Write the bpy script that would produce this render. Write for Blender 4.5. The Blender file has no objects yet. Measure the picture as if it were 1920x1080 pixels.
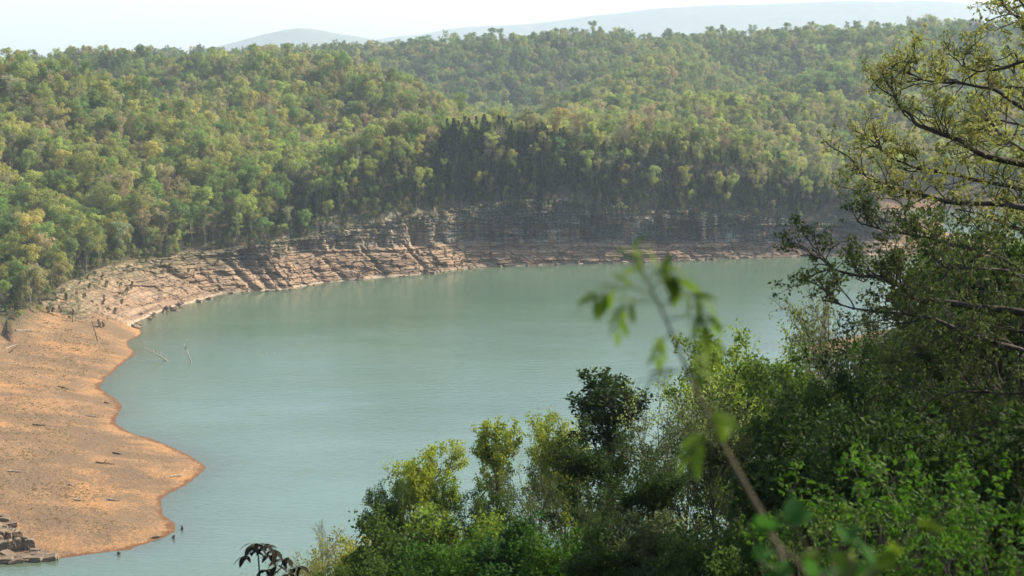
import bpy, math, random
import numpy as np

# ------------------------------------------------------------------ camera, sky, sun, exposure
sc = bpy.context.scene
COL = sc.collection
F = 2955.0            # focal length in photograph pixels (1920 wide)
H = 110.0             # eye height above the lake
PITCH = math.atan(450.0 / F)

cam_data = bpy.data.cameras.new("camera")
cam_data.sensor_width = 36.0
cam_data.lens = 36.0 * F / 1920.0
cam_data.clip_start = 0.1
cam_data.clip_end = 60000.0
cam_data.dof.use_dof = True
cam_data.dof.focus_distance = 400.0
cam_data.dof.aperture_fstop = 4.5
cam = bpy.data.objects.new("camera", cam_data)
COL.objects.link(cam)
cam.location = (0, 0, H)
cam.rotation_euler = (math.pi / 2 - PITCH, 0, 0)
sc.camera = cam

SUN_EL, SUN_AZ = math.radians(33), math.radians(66)     # azimuth clockwise from +Y
world = bpy.data.worlds.new("World")
sc.world = world
world.use_nodes = True
wn = world.node_tree
sky = wn.nodes.new("ShaderNodeTexSky")
sky.sky_type = 'NISHITA'
sky.sun_disc = False
sky.sun_elevation = SUN_EL
sky.sun_rotation = SUN_AZ
sky.altitude = 300
sky.air_density = 1.0
sky.dust_density = 2.5
sky.ozone_density = 1.0
bg = wn.nodes["Background"]
bg.inputs[1].default_value = 0.135
wn.links.new(sky.outputs[0], bg.inputs[0])

sun_data = bpy.data.lights.new("sun", 'SUN')
sun_data.energy = 5.0
sun_data.angle = math.radians(0.6)
sun_data.color = (1.0, 0.90, 0.74)
sun = bpy.data.objects.new("sun", sun_data)
COL.objects.link(sun)
SUNV = np.array([math.sin(SUN_AZ) * math.cos(SUN_EL), math.cos(SUN_AZ) * math.cos(SUN_EL), math.sin(SUN_EL)])
sun.location = tuple(SUNV * 500)
from mathutils import Vector
sun.rotation_euler = Vector(tuple(SUNV)).to_track_quat('Z', 'Y').to_euler()

sc.view_settings.view_transform = 'Standard'
sc.view_settings.look = 'None'
sc.view_settings.exposure = 1.05
sc.view_settings.gamma = 1.0
sc.view_settings.use_curve_mapping = False
sc.render.engine = 'CYCLES'
cy = sc.cycles
cy.max_bounces = 6
cy.diffuse_bounces = 3
cy.glossy_bounces = 2
cy.transmission_bounces = 3
cy.volume_bounces = 2
cy.transparent_max_bounces = 4
cy.use_denoising = True
cy.denoiser = 'OPENIMAGEDENOISE'
cy.sample_clamp_indirect = 4.0
cy.caustics_reflective = False
cy.caustics_refractive = False

# ------------------------------------------------------------------ helpers
def ray(px, py):
    a = (np.asarray(px, float) - 960.0) / F
    b = (540.0 - np.asarray(py, float)) / F
    cp, sp = math.cos(PITCH), math.sin(PITCH)
    return a, cp + b * sp, -sp + b * cp

def at_z(px, py, z=0.0):
    dx, dy, dz = ray(px, py)
    t = (z - H) / dz
    return dx * t, dy * t

def at_Y(px, py, Y):
    dx, dy, dz = ray(px, py)
    t = Y / dy
    return np.array([dx * t, Y, H + dz * t])

def to_px(x, y, z):
    cp, sp = math.cos(PITCH), math.sin(PITCH)
    zz = np.asarray(z) - H
    dep = y * cp - zz * sp
    up = y * sp + zz * cp
    return 960 + F * x / dep, 540 - F * up / dep

def mesh_np(name, V, Q, mats=(), mat_idx=None, smooth=False):
    me = bpy.data.meshes.new(name)
    V = np.asarray(V, np.float32).reshape(-1, 3)
    Q = np.asarray(Q, np.int32)
    k = Q.shape[1]
    me.vertices.add(len(V)); me.vertices.foreach_set("co", V.ravel())
    me.loops.add(Q.size); me.loops.foreach_set("vertex_index", Q.ravel())
    me.polygons.add(len(Q)); me.polygons.foreach_set("loop_start", np.arange(0, Q.size, k, dtype=np.int32))
    for m in mats:
        me.materials.append(m)
    if mat_idx is not None:
        me.polygons.foreach_set("material_index", np.asarray(mat_idx, np.int32))
    me.polygons.foreach_set("use_smooth", np.full(len(Q), smooth, dtype=bool))
    me.update(calc_edges=True)
    return me

def link(name, me, parent=None, loc=None):
    o = bpy.data.objects.new(name, me)
    COL.objects.link(o)
    if parent is not None:
        o.parent = parent
    if loc is not None:
        o.location = loc
    return o

def tag(o, label=None, cat=None, group=None, kind=None):
    if label: o["label"] = label
    if cat: o["category"] = cat
    if group: o["group"] = group
    if kind: o["kind"] = kind
    return o

def empty(name, loc, rz=0.0, scale=1.0):
    o = bpy.data.objects.new(name, None)
    COL.objects.link(o)
    o.location = tuple(float(v) for v in loc)
    o.rotation_euler = (0, 0, rz)
    o.scale = (scale,) * 3 if not hasattr(scale, '__len__') else scale
    o.empty_display_size = 0.5
    return o

def merge(parts):
    """parts: list of (V, Q, matidx) -> one V, Q, idx"""
    Vs, Qs, Ms, n = [], [], [], 0
    for V, Q, m in parts:
        V = np.asarray(V).reshape(-1, 3)
        Vs.append(V); Qs.append(np.asarray(Q) + n); Ms.append(np.full(len(Q), m)); n += len(V)
    return np.concatenate(Vs), np.concatenate(Qs), np.concatenate(Ms)

# value noise
def _hash(ix, iy, iz, seed):
    h = (ix.astype(np.int64) * 374761393 + iy.astype(np.int64) * 668265263 + iz.astype(np.int64) * 2147483647 + seed * 974711) & 0xffffffff
    h = ((h ^ (h >> 13)) * 1274126177) & 0xffffffff
    h = ((h ^ (h >> 16)) * 2246822519) & 0xffffffff
    h = h ^ (h >> 15)
    return (h & 0xffffff) / float(0xffffff)

def vnoise(x, y, seed=0):
    x = np.asarray(x, float); y = np.asarray(y, float)
    x, y = np.broadcast_arrays(x, y)
    ix, iy = np.floor(x), np.floor(y)
    fx, fy = x - ix, y - iy
    ix = ix.astype(np.int64); iy = iy.astype(np.int64); z = np.zeros_like(ix)
    ux, uy = fx * fx * (3 - 2 * fx), fy * fy * (3 - 2 * fy)
    a = _hash(ix, iy, z, seed); b = _hash(ix + 1, iy, z, seed)
    c = _hash(ix, iy + 1, z, seed); d = _hash(ix + 1, iy + 1, z, seed)
    return (a * (1 - ux) + b * ux) * (1 - uy) + (c * (1 - ux) + d * ux) * uy

def fbm(x, y, seed=0, octs=4):
    s, a, f = 0.0, 0.5, 1.0
    for o in range(octs):
        s = s + a * (vnoise(np.asarray(x) * f, np.asarray(y) * f, seed + o * 17) - 0.5)
        a *= 0.5; f *= 2.03
    return s * 2          # about -1..1

def voronoi(x, y, seed=0):
    """returns random value of the nearest cell and F2-F1"""
    x, y = np.broadcast_arrays(np.asarray(x, float), np.asarray(y, float))
    ix, iy = np.floor(x).astype(np.int64), np.floor(y).astype(np.int64)
    f1 = np.full(x.shape, 9.0); f2 = np.full(x.shape, 9.0); val = np.zeros(x.shape)
    z = np.zeros_like(ix)
    for dx in (-1, 0, 1):
        for dy in (-1, 0, 1):
            cx, cy_ = ix + dx, iy + dy
            px_ = cx + 0.1 + 0.8 * _hash(cx, cy_, z, seed); py_ = cy_ + 0.1 + 0.8 * _hash(cx, cy_, z + 1, seed)
            d = (px_ - x) ** 2 + (py_ - y) ** 2
            v = _hash(cx, cy_, z + 2, seed)
            near = d < f1
            f2 = np.where(near, f1, np.minimum(f2, d))
            val = np.where(near, v, val)
            f1 = np.where(near, d, f1)
    return val, np.sqrt(f2) - np.sqrt(f1)

def sstep(a, b, x):
    t = np.clip((x - a) / (b - a), 0, 1)
    return t * t * (3 - 2 * t)

# ------------------------------------------------------------------ materials
def new_mat(name):
    m = bpy.data.materials.new(name)
    m.use_nodes = True
    nt = m.node_tree
    return m, nt, nt.nodes, nt.links, nt.nodes["Principled BSDF"]

def ramp(nodes, stops, interp='LINEAR'):
    r = nodes.new("ShaderNodeValToRGB")
    r.color_ramp.interpolation = interp
    el = r.color_ramp.elements
    while len(el) > 1:
        el.remove(el[-1])
    el[0].position = stops[0][0]; el[0].color = (*stops[0][1], 1)
    for p, c in stops[1:]:
        e = el.new(p); e.color = (*c, 1)
    return r

def noise(nodes, links, scale, detail=4, vec=None, rough=0.55, dist=0.0):
    n = nodes.new("ShaderNodeTexNoise")
    n.inputs["Scale"].default_value = scale
    n.inputs["Detail"].default_value = detail
    n.inputs["Roughness"].default_value = rough
    n.inputs["Distortion"].default_value = dist
    if vec is not None:
        links.new(vec, n.inputs["Vector"])
    return n

def mapping(nodes, links, vec, scale=(1, 1, 1), rot=(0, 0, 0)):
    mp = nodes.new("ShaderNodeMapping")
    mp.inputs["Scale"].default_value = scale
    mp.inputs["Rotation"].default_value = rot
    links.new(vec, mp.inputs["Vector"])
    return mp.outputs[0]

def mixc(nodes, links, fac, a, b, mode='MIX'):
    m = nodes.new("ShaderNodeMix")
    m.data_type = 'RGBA'; m.blend_type = mode
    for sock, v in ((m.inputs[0], fac), (m.inputs[6], a), (m.inputs[7], b)):
        if isinstance(v, (int, float)):
            sock.default_value = v
        elif isinstance(v, tuple):
            sock.default_value = (*v, 1)
        else:
            links.new(v, sock)
    return m.outputs[2]

def math_(nodes, links, op, a, b=None, clamp=False):
    m = nodes.new("ShaderNodeMath"); m.operation = op; m.use_clamp = clamp
    for sock, v in ((m.inputs[0], a), (m.inputs[1], b)):
        if v is None: continue
        if isinstance(v, (int, float)): sock.default_value = v
        else: links.new(v, sock)
    return m.outputs[0]

def bump(nodes, links, height, strength, dist, bsdf):
    b = nodes.new("ShaderNodeBump")
    b.inputs["Strength"].default_value = strength
    b.inputs["Distance"].default_value = dist
    links.new(height, b.inputs["Height"])
    links.new(b.outputs[0], bsdf.inputs["Normal"])

def leaf_mat(name, base=None, transl=0.35, var=0.35, rough=0.68):
    """foliage; colour from the tree's own tint (attribute on instance or object) unless base is given"""
    m, nt, N, L, P = new_mat(name)
    geo = N.new("ShaderNodeNewGeometry")
    if base is None:
        at = N.new("ShaderNodeAttribute"); at.attribute_type = 'INSTANCER'; at.attribute_name = "tint"
        col = at.outputs["Color"]
    else:
        rgb = N.new("ShaderNodeRGB"); rgb.outputs[0].default_value = (*base, 1); col = rgb.outputs[0]
    hsv = N.new("ShaderNodeHueSaturation")
    v = N.new("ShaderNodeMapRange")
    v.inputs[3].default_value = 1.0 - var; v.inputs[4].default_value = 1.0 + var
    L.new(geo.outputs["Random Per Island"], v.inputs[0])
    hh = N.new("ShaderNodeMapRange")
    wn_ = N.new("ShaderNodeTexWhiteNoise"); wn_.noise_dimensions = '1D'
    L.new(geo.outputs["Random Per Island"], wn_.inputs["W"])
    hh.inputs[3].default_value = 0.485; hh.inputs[4].default_value = 0.515
    L.new(wn_.outputs[0], hh.inputs[0])
    L.new(hh.outputs[0], hsv.inputs["Hue"]); L.new(v.outputs[0], hsv.inputs["Value"]); L.new(col, hsv.inputs["Color"])
    P.inputs["Roughness"].default_value = rough
    P.inputs["Specular IOR Level"].default_value = 0.12
    L.new(hsv.outputs[0], P.inputs["Base Color"])
    tr = N.new("ShaderNodeBsdfTranslucent")
    tc = mixc(N, L, 1.0, hsv.outputs[0], (0.92, 1.0, 0.55), 'MULTIPLY')
    L.new(tc, tr.inputs["Color"])
    mx = N.new("ShaderNodeMixShader"); mx.inputs[0].default_value = transl
    L.new(P.outputs[0], mx.inputs[1]); L.new(tr.outputs[0], mx.inputs[2])
    L.new(mx.outputs[0], N["Material Output"].inputs[0])
    return m

def bark_mat(name, c1, c2, scale=3.0):
    m, nt, N, L, P = new_mat(name)
    tc = N.new("ShaderNodeTexCoord")
    v = mapping(N, L, tc.outputs["Object"], (1, 1, 0.25))
    n = noise(N, L, scale, 5, v)
    r = ramp(N, [(0.35, c1), (0.65, c2)])
    L.new(n.outputs[0], r.inputs[0]); L.new(r.outputs[0], P.inputs["Base Color"])
    P.inputs["Roughness"].default_value = 0.9
    P.inputs["Specular IOR Level"].default_value = 0.15
    return m

M_LEAF = leaf_mat("far_foliage", transl=0.5, var=0.18)
M_NLEAF = leaf_mat("near_foliage", transl=0.45, var=0.3)
M_BARK = bark_mat("far_bark", (0.16, 0.14, 0.12), (0.30, 0.27, 0.23), 1.2)
M_NBARK = bark_mat("near_bark", (0.035, 0.028, 0.022), (0.09, 0.075, 0.06), 6.0)
M_GBARK = bark_mat("grey_bark", (0.09, 0.08, 0.07), (0.20, 0.18, 0.16), 6.0)
M_WOOD = bark_mat("driftwood", (0.20, 0.16, 0.12), (0.42, 0.37, 0.30), 2.0)
M_DWOOD = bark_mat("wet_wood", (0.03, 0.025, 0.02), (0.09, 0.07, 0.05), 2.0)

# terrain
def terrain_mat():
    m, nt, N, L, P = new_mat("hillside_ground")
    geo = N.new("ShaderNodeNewGeometry"); pos = geo.outputs["Position"]
    at = N.new("ShaderNodeAttribute"); at.attribute_name = "bare"
    sep = N.new("ShaderNodeSeparateXYZ"); L.new(pos, sep.inputs[0])
    # clay: base variation
    n1 = noise(N, L, 0.035, 5, pos, 0.6)
    clay = ramp(N, [(0.30, (0.26, 0.160, 0.088)), (0.5, (0.33, 0.188, 0.088)), (0.70, (0.41, 0.212, 0.080))])
    L.new(n1.outputs[0], clay.inputs[0])
    # contour lines left by falling water
    zz = math_(N, L, 'MULTIPLY', sep.outputs[2], 0.9)
    nz = noise(N, L, 0.05, 3, pos)
    zz2 = math_(N, L, 'ADD', zz, math_(N, L, 'MULTIPLY', nz.outputs[0], 3.0))
    comb = N.new("ShaderNodeCombineXYZ"); L.new(zz2, comb.inputs[0])
    nl = noise(N, L, 3.2, 4, comb.outputs[0], 0.75)
    lines = ramp(N, [(0.36, (0.45, 0.42, 0.38)), (0.44, (0.95, 0.95, 0.93)), (0.55, (1, 1, 1)), (0.68, (1.2, 1.17, 1.08))])
    L.new(nl.outputs[0], lines.inputs[0])
    c1 = mixc(N, L, 0.8, clay.outputs[0], lines.outputs[0], 'MULTIPLY')
    # dry grass patches
    v2 = mapping(N, L, pos, (0.05, 0.09, 0.05), (0, 0, 0.5))
    n2 = noise(N, L, 1.0, 6, v2, 0.68, 0.4)
    n3 = noise(N, L, 1.6, 4, pos, 0.7)
    s = math_(N, L, 'ADD', n2.outputs[0], math_(N, L, 'MULTIPLY', math_(N, L, 'SUBTRACT', n3.outputs[0], 0.5), 0.85))
    hf = N.new("ShaderNodeMapRange"); hf.inputs[1].default_value = 0.4; hf.inputs[2].default_value = 1.2
    hf.inputs[3].default_value = -0.05; hf.inputs[4].default_value = 0.02
    L.new(sep.outputs[2], hf.inputs[0])
    s = math_(N, L, 'ADD', s, hf.outputs[0])
    gm = ramp(N, [(0.42, (0, 0, 0)), (0.49, (0.7, 0.7, 0.7)), (0.58, (0.97, 0.97, 0.97))])
    L.new(s, gm.inputs[0])
    grass = ramp(N, [(0.3, (0.098, 0.069, 0.043)), (0.55, (0.185, 0.125, 0.074)), (0.75, (0.15, 0.118, 0.056))])
    L.new(n3.outputs[0], grass.inputs[0])
    c2 = mixc(N, L, gm.outputs[0], c1, grass.outputs[0])
    vg = mapping(N, L, pos, (1.3, 2.6, 2.0), (0, 0, 0.3))
    ng = noise(N, L, 1.0, 5, vg, 0.75)
    gr = ramp(N, [(0.30, (0.42, 0.40, 0.37)), (0.44, (0.90, 0.90, 0.90)), (0.58, (1.05, 1.05, 1.05)), (0.72, (1.4, 1.37, 1.3))]); L.new(ng.outputs[0], gr.inputs[0])
    c2 = mixc(N, L, 0.85, c2, gr.outputs[0], 'MULTIPLY')
    # pale stones / debris specks
    vs = N.new("ShaderNodeTexVoronoi"); vs.inputs["Scale"].default_value = 0.9
    L.new(pos, vs.inputs["Vector"])
    sp = ramp(N, [(0.07, (1, 1, 1)), (0.13, (0, 0, 0))]); L.new(vs.outputs[0], sp.inputs[0])
    spn = noise(N, L, 0.06, 2, pos); spm = ramp(N, [(0.55, (0, 0, 0)), (0.65, (1, 1, 1))]); L.new(spn.outputs[0], spm.inputs[0])
    sf = math_(N, L, 'MULTIPLY', sp.outputs[0], spm.outputs[0])
    c3 = mixc(N, L, sf, c2, (0.36, 0.32, 0.26))
    # wet rim of the shore
    wet = N.new("ShaderNodeMapRange"); wet.inputs[1].default_value = 0.30; wet.inputs[2].default_value = 0.42
    wet.inputs[3].default_value = 1.0; wet.inputs[4].default_value = 0.0
    wz = math_(N, L, 'ADD', sep.outputs[2], math_(N, L, 'MULTIPLY', math_(N, L, 'SUBTRACT', noise(N, L, 0.18, 5, pos, 0.7).outputs[0], 0.3), 0.9))
    L.new(wz, wet.inputs[0])
    c4 = mixc(N, L, wet.outputs[0], c3, (0.15, 0.075, 0.035))
    # forest floor
    fl = ramp(N, [(0.35, (0.060, 0.052, 0.030)), (0.55, (0.095, 0.085, 0.045)), (0.7, (0.075, 0.095, 0.035))])
    nf = noise(N, L, 0.12, 6, pos, 0.65); L.new(nf.outputs[0], fl.inputs[0])
    c5 = mixc(N, L, at.outputs["Fac"], fl.outputs[0], c4)
    L.new(c5, P.inputs["Base Color"])
    P.inputs["Roughness"].default_value = 0.95
    P.inputs["Specular IOR Level"].default_value = 0.1
    hb = noise(N, L, 0.7, 6, pos, 0.7)
    bump(N, L, hb.outputs[0], 0.8, 0.8, P)
    return m

def rock_mat():
    m, nt, N, L, P = new_mat("limestone_bluff")
    geo = N.new("ShaderNodeNewGeometry"); pos = geo.outputs["Position"]
    sep = N.new("ShaderNodeSeparateXYZ"); L.new(pos, sep.inputs[0])
    # bedding
    v = mapping(N, L, pos, (0.03, 0.03, 1.3))
    nb = noise(N, L, 1.0, 5, v, 0.65, 0.2)
    low = ramp(N, [(0.3, (0.10, 0.072, 0.046)), (0.5, (0.245, 0.180, 0.118)), (0.7, (0.37, 0.285, 0.19))])
    L.new(nb.outputs[0], low.inputs[0])
    nbig = noise(N, L, 0.10, 5, pos, 0.6)
    tint = ramp(N, [(0.35, (0.75, 0.72, 0.70)), (0.6, (1.1, 1.0, 0.93))]); L.new(nbig.outputs[0], tint.inputs[0])
    lowc = mixc(N, L, 1.0, low.outputs[0], tint.outputs[0], 'MULTIPLY')
    up = ramp(N, [(0.32, (0.045, 0.047, 0.044)), (0.5, (0.13, 0.13, 0.118)), (0.66, (0.27, 0.265, 0.235))])
    L.new(nb.outputs[0], up.inputs[0])
    # rust stains and water streaks on the upper face
    no = noise(N, L, 0.16, 5, pos, 0.6); om = ramp(N, [(0.46, (0, 0, 0)), (0.60, (0.85, 0.85, 0.85))]); L.new(no.outputs[0], om.inputs[0])
    upc = mixc(N, L, om.outputs[0], up.outputs[0], (0.24, 0.14, 0.075))
    vst = mapping(N, L, pos, (0.55, 0.55, 0.05)); nst = noise(N, L, 1.0, 4, vst, 0.6)
    stm = ramp(N, [(0.42, (0.45, 0.46, 0.47)), (0.56, (1, 1, 1)), (0.7, (1.25, 1.22, 1.15))]); L.new(nst.outputs[0], stm.inputs[0])
    upc = mixc(N, L, 0.85, upc, stm.outputs[0], 'MULTIPLY')
    npb = noise(N, L, 0.055, 4, pos, 0.6); pbm = ramp(N, [(0.40, (0.6, 0.62, 0.62)), (0.52, (1, 1, 1)), (0.64, (2.2, 2.15, 2.0))]); L.new(npb.outputs[0], pbm.inputs[0])
    upc = mixc(N, L, 1.0, upc, pbm.outputs[0], 'MULTIPLY')
    # left part tawny, its colour lightened to read as sunlit; right part grey
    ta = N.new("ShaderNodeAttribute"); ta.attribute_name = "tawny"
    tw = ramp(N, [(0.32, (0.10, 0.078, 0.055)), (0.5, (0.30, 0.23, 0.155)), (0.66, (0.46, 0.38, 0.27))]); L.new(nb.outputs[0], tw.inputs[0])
    sunlit_tawny = mixc(N, L, 0.8, tw.outputs[0], stm.outputs[0], 'MULTIPLY')
    upc = mixc(N, L, math_(N, L, 'MULTIPLY', ta.outputs["Fac"], 0.75), upc, sunlit_tawny)
    # the pool line parts upper from lower
    at = N.new("ShaderNodeAttribute"); at.attribute_name = "upper"
    col = mixc(N, L, at.outputs["Fac"], lowc, upc)
    veg = N.new("ShaderNodeAttribute"); veg.attribute_name = "scrub"
    ng = noise(N, L, 0.5, 5, pos, 0.7); gmm = ramp(N, [(0.42, (0, 0, 0)), (0.55, (1, 1, 1))]); L.new(ng.outputs[0], gmm.inputs[0])
    col = mixc(N, L, math_(N, L, 'MULTIPLY', veg.outputs["Fac"], gmm.outputs[0]), col, (0.065, 0.072, 0.030))
    # pale rim at the water line
    rim = N.new("ShaderNodeMapRange"); rim.inputs[1].default_value = 0.55; rim.inputs[2].default_value = 0.8
    rim.inputs[3].default_value = 0.5; rim.inputs[4].default_value = 0.0
    nr = noise(N, L, 0.25, 3, pos)
    L.new(math_(N, L, 'ADD', sep.outputs[2], math_(N, L, 'MULTIPLY', math_(N, L, 'SUBTRACT', nr.outputs[0], 0.5), 1.6)), rim.inputs[0])
    col = mixc(N, L, rim.outputs[0], col, (0.42, 0.35, 0.25))
    L.new(col, P.inputs["Base Color"])
    P.inputs["Roughness"].default_value = 0.9
    P.inputs["Specular IOR Level"].default_value = 0.2
    hb = noise(N, L, 0.9, 6, mapping(N, L, pos, (0.6, 0.6, 2.2)), 0.7)
    bump(N, L, hb.outputs[0], 0.8, 0.6, P)
    return m

def water_mat():
    m, nt, N, L, P = new_mat("lake_water")
    geo = N.new("ShaderNodeNewGeometry"); pos = geo.outputs["Position"]
    at = N.new("ShaderNodeAttribute"); at.attribute_name = "shallow"
    nbig = noise(N, L, 0.012, 3, pos)
    base = ramp(N, [(0.3, (0.084, 0.142, 0.090)), (0.7, (0.108, 0.170, 0.112))]); L.new(nbig.outputs[0], base.inputs[0])
    col = mixc(N, L, at.outputs["Fac"], base.outputs[0], (0.075, 0.062, 0.030))
    L.new(col, P.inputs["Base Color"])
    P.inputs["IOR"].default_value = 1.6
    P.inputs["Roughness"].default_value = 0.12
    v1 = mapping(N, L, pos, (0.22, 0.55, 1), (0, 0, 0.15))
    a = noise(N, L, 1.0, 4, v1, 0.6)
    v2 = mapping(N, L, pos, (0.9, 1.8, 1), (0, 0, -0.2))
    b = noise(N, L, 1.0, 3, v2, 0.6)
    amp = noise(N, L, 0.014, 3, mapping(N, L, pos, (1, 2.2, 1), (0, 0, 0.35)))
    am = N.new("ShaderNodeMapRange"); am.inputs[1].default_value = 0.35; am.inputs[2].default_value = 0.65
    am.inputs[3].default_value = 0.45; am.inputs[4].default_value = 1.0
    L.new(amp.outputs[0], am.inputs[0])
    h = math_(N, L, 'ADD', math_(N, L, 'MULTIPLY', a.outputs[0], 0.55), math_(N, L, 'MULTIPLY', b.outputs[0], 0.16))
    h = math_(N, L, 'MULTIPLY', h, am.outputs[0])
    cal = N.new("ShaderNodeAttribute"); cal.attribute_name = "lee"
    h = math_(N, L, 'MULTIPLY', h, math_(N, L, 'SUBTRACT', 1.0, cal.outputs["Fac"]))
    bump(N, L, h, 0.7, 0.6, P)
    return m

M_TERR, M_ROCK, M_WATER = terrain_mat(), rock_mat(), water_mat()

# ------------------------------------------------------------------ the lie of the land
# lake outline: (x, y, d1, z1, d2, z2, s3, shift)  bank rises 0->z1 over d1, z1->z2 up to d2, then slope s3
SH = []
def shore_px(px, py, d1, z1, d2, z2, s3, shift=0.0):
    x, y = at_z(px, py); SH.append((float(x), float(y), d1, z1, d2, z2, s3, shift))
def shore_xy(x, y, d1, z1, d2, z2, s3, shift=0.0):
    SH.append((x, y, d1, z1, d2, z2, s3, shift))

near = (8, 4, 12, 6, 0.5)
beach = (60, 6.5, 210, 17, 0.4)
for p in [(-330, 262), (-150, 262), (0, 275), (90, 285), (170, 320), (215, 400), (190, 490), (135, 545)]:
    shore_xy(*p, *near)
shore_px(1560, 672, 30, 4, 40, 6, 0.3)
shore_px(1500, 655, 30, 4, 40, 6, 0.3)
shore_px(1545, 640, 30, 4, 40, 6, 0.3)
for p in [(165, 625), (250, 680), (340, 760), (430, 850), (520, 940), (500, 1010), (400, 1070), (310, 1090), (250, 1085)]:
    shore_xy(*p, 15, 8, 19, 11, 0.45)
for p in [(228, 1040), (240, 980), (262, 925), (283, 885)]:
    shore_xy(*p, 60, 11, 66, 13, 0.4)
shore_px(1870, 486, 50, 11, 58, 14, 0.4)
shore_px(1720, 480, 24, 9, 28, 15, 0.5)
shore_px(1640, 479, 8, 7, 12, 18, 0.8, 9)
shore_px(1560, 479, 6, 6, 10, 16, 1.1, 9)
shore_px(1500, 481, 5, 6, 9, 19, 1.2, 9)
shore_px(1400, 484, 5, 7, 9, 22, 1.3, 9)
shore_px(1300, 488, 6, 8, 10, 25, 1.35, 9)
shore_px(1200, 492, 6, 8, 10, 27, 1.35, 9)
shore_px(1100, 495, 8, 9, 12, 31, 1.25, 9)
shore_px(1000, 498, 9, 9, 13, 33, 1.05, 9)
shore_px(940, 500, 10, 10, 14, 31, 1.0, 9)
shore_px(880, 503, 11, 10.5, 14, 29, 1.0, 9)
shore_px(800, 514, 12, 12, 15, 26, 1.0, 9)
shore_px(740, 519, 12, 13, 15, 25, 1.0, 9)
shore_px(660, 526, 13, 13, 16, 23, 0.95, 9)
shore_px(600, 532, 14, 12.5, 17, 20, 0.9, 9)
shore_px(540, 544, 15, 12, 18, 19, 0.8, 9)
shore_px(480, 547, 17, 12, 20, 17.5, 0.7, 9)
shore_px(430, 550, 19, 13, 22, 17, 0.6, 9)
shore_px(370, 567, 24, 14, 27, 16, 0.5, 4)
shore_px(310, 585, 26, 14, 29, 16, 0.45, 3)
shore_px(262, 605, 23, 12, 27, 14.5, 0.42, 1)
shore_px(263, 628, 24, 10, 30, 13, 0.4, 0)
shore_px(236, 641, 24, 7, 33, 11, 0.4)
shore_px(257, 662, 38, 7, 52, 11, 0.4)
shore_px(218, 690, 45, 6.5, 60, 11, 0.4)
shore_px(192, 728, 50, 6.5, 72, 11, 0.4)
shore_px(238, 760, 65, 7, 108, 13, 0.4)
shore_px(220, 792, 70, 7.5, 140, 15, 0.4)
shore_px(250, 810, 70, 7, 170, 16, 0.4)
shore_px(320, 838, *beach)
shore_px(378, 862, *beach)
shore_px(389, 876, *beach)
shore_px(350, 905, *beach)
shore_px(305, 940, *beach)
shore_px(301, 960, *beach)
shore_px(330, 985, *beach)
shore_px(322, 1004, *beach)
shore_px(250, 1028, *beach)
shore_px(110, 1047, *beach)
shore_px(0, 1058, *beach)
shore_px(-160, 1066, *beach)
shore_xy(-330, 325, *beach)
SH = np.array(SH)

def resample_shore(A, step=9.0):
    """Catmull-Rom through the outline so that the bays are round"""
    out = []
    n = len(A)
    for i in range(n):
        p0, p1, p2, p3 = A[i - 1], A[i], A[(i + 1) % n], A[(i + 2) % n]
        L_ = np.hypot(*(p2 - p1)[:2]); k = max(1, int(L_ / step))
        for j in range(k):
            t = j / k
            q = 0.5 * (2 * p1 + (p2 - p0) * t + (2 * p0 - 5 * p1 + 4 * p2 - p3) * t * t + (3 * p1 - p0 - 3 * p2 + p3) * t ** 3)
            lin = p1 * (1 - t) + p2 * t
            q[2:] = lin[2:]
            m = 0.5
            q[:2] = lin[:2] * (1 - m) + q[:2] * m
            out.append(q)
    return np.array(out)
SHR = resample_shore(SH)

# ridge crests: lists of (px, py, distance) with the height of the trees taken off
RIDGES = []
def ridge(pts, k, w, tree=18.0):
    P_ = []
    for (px, py, Y) in pts:
        q = at_Y(px, py, Y); q[2] -= tree; P_.append(q)
    RIDGES.append((np.array(P_), k, w))
def ridge_xyz(pts, k, w):
    RIDGES.append((np.array(pts, float), k, w))

ridge([(-500, 60, 1050), (-150, 92, 1000), (0, 108, 960), (130, 158, 930), (230, 205, 900), (320, 255, 860), (430, 325, 800)], 0.40, 30)
ridge([(-150, 92, 1000), (-60, 250, 800), (-40, 380, 690), (-10, 520, 600)], 0.40, 30)
ridge([(130, 158, 930), (190, 300, 790), (220, 420, 700), (240, 475, 660)], 0.40, 25)
ridge([(100, 112, 1700), (250, 110, 1500), (480, 100, 1350), (560, 102, 1280), (640, 120, 1200), (740, 167, 1120), (830, 217, 1040), (880, 265, 960)], 0.62, 30)
ridge([(520, 110, 1320), (520, 200, 1050), (540, 290, 900), (560, 360, 820)], 0.42, 25)
ridge([(-600, 120, 2600), (0, 120, 2500), (300, 105, 2400), (560, 96, 2300), (850, 80, 2200), (1070, 68, 2100), (1280, 73, 2150), (1500, 58, 2100), (1750, 52, 2050), (1950, 48, 2050), (2600, 20, 2000)], 0.34, 60)
ridge([(1280, 73, 2150), (1230, 125, 1700), (1160, 180, 1380), (1100, 225, 1180)], 0.55, 30)
ridge([(2300, 130, 1600), (1950, 165, 1450), (1650, 190, 1330), (1480, 185, 1290), (1350, 175, 1240), (1250, 205, 1140), (1140, 238, 1030)], 0.6, 30)
ridge([(1750, 52, 2050), (1660, 95, 1750), (1560, 135, 1540)], 0.55, 30)
ridge([(560, 370, 790), (680, 315, 815), (770, 265, 835), (850, 228, 845), (950, 236, 850), (1060, 250, 855), (1200, 262, 862), (1340, 276, 870), (1480, 318, 875), (1570, 358, 870)], 0.5, 40, 11.0)
ridge_xyz([(165, 893, 22), (205, 880, 16), (250, 872, 7)], 0.3, 15)
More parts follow.
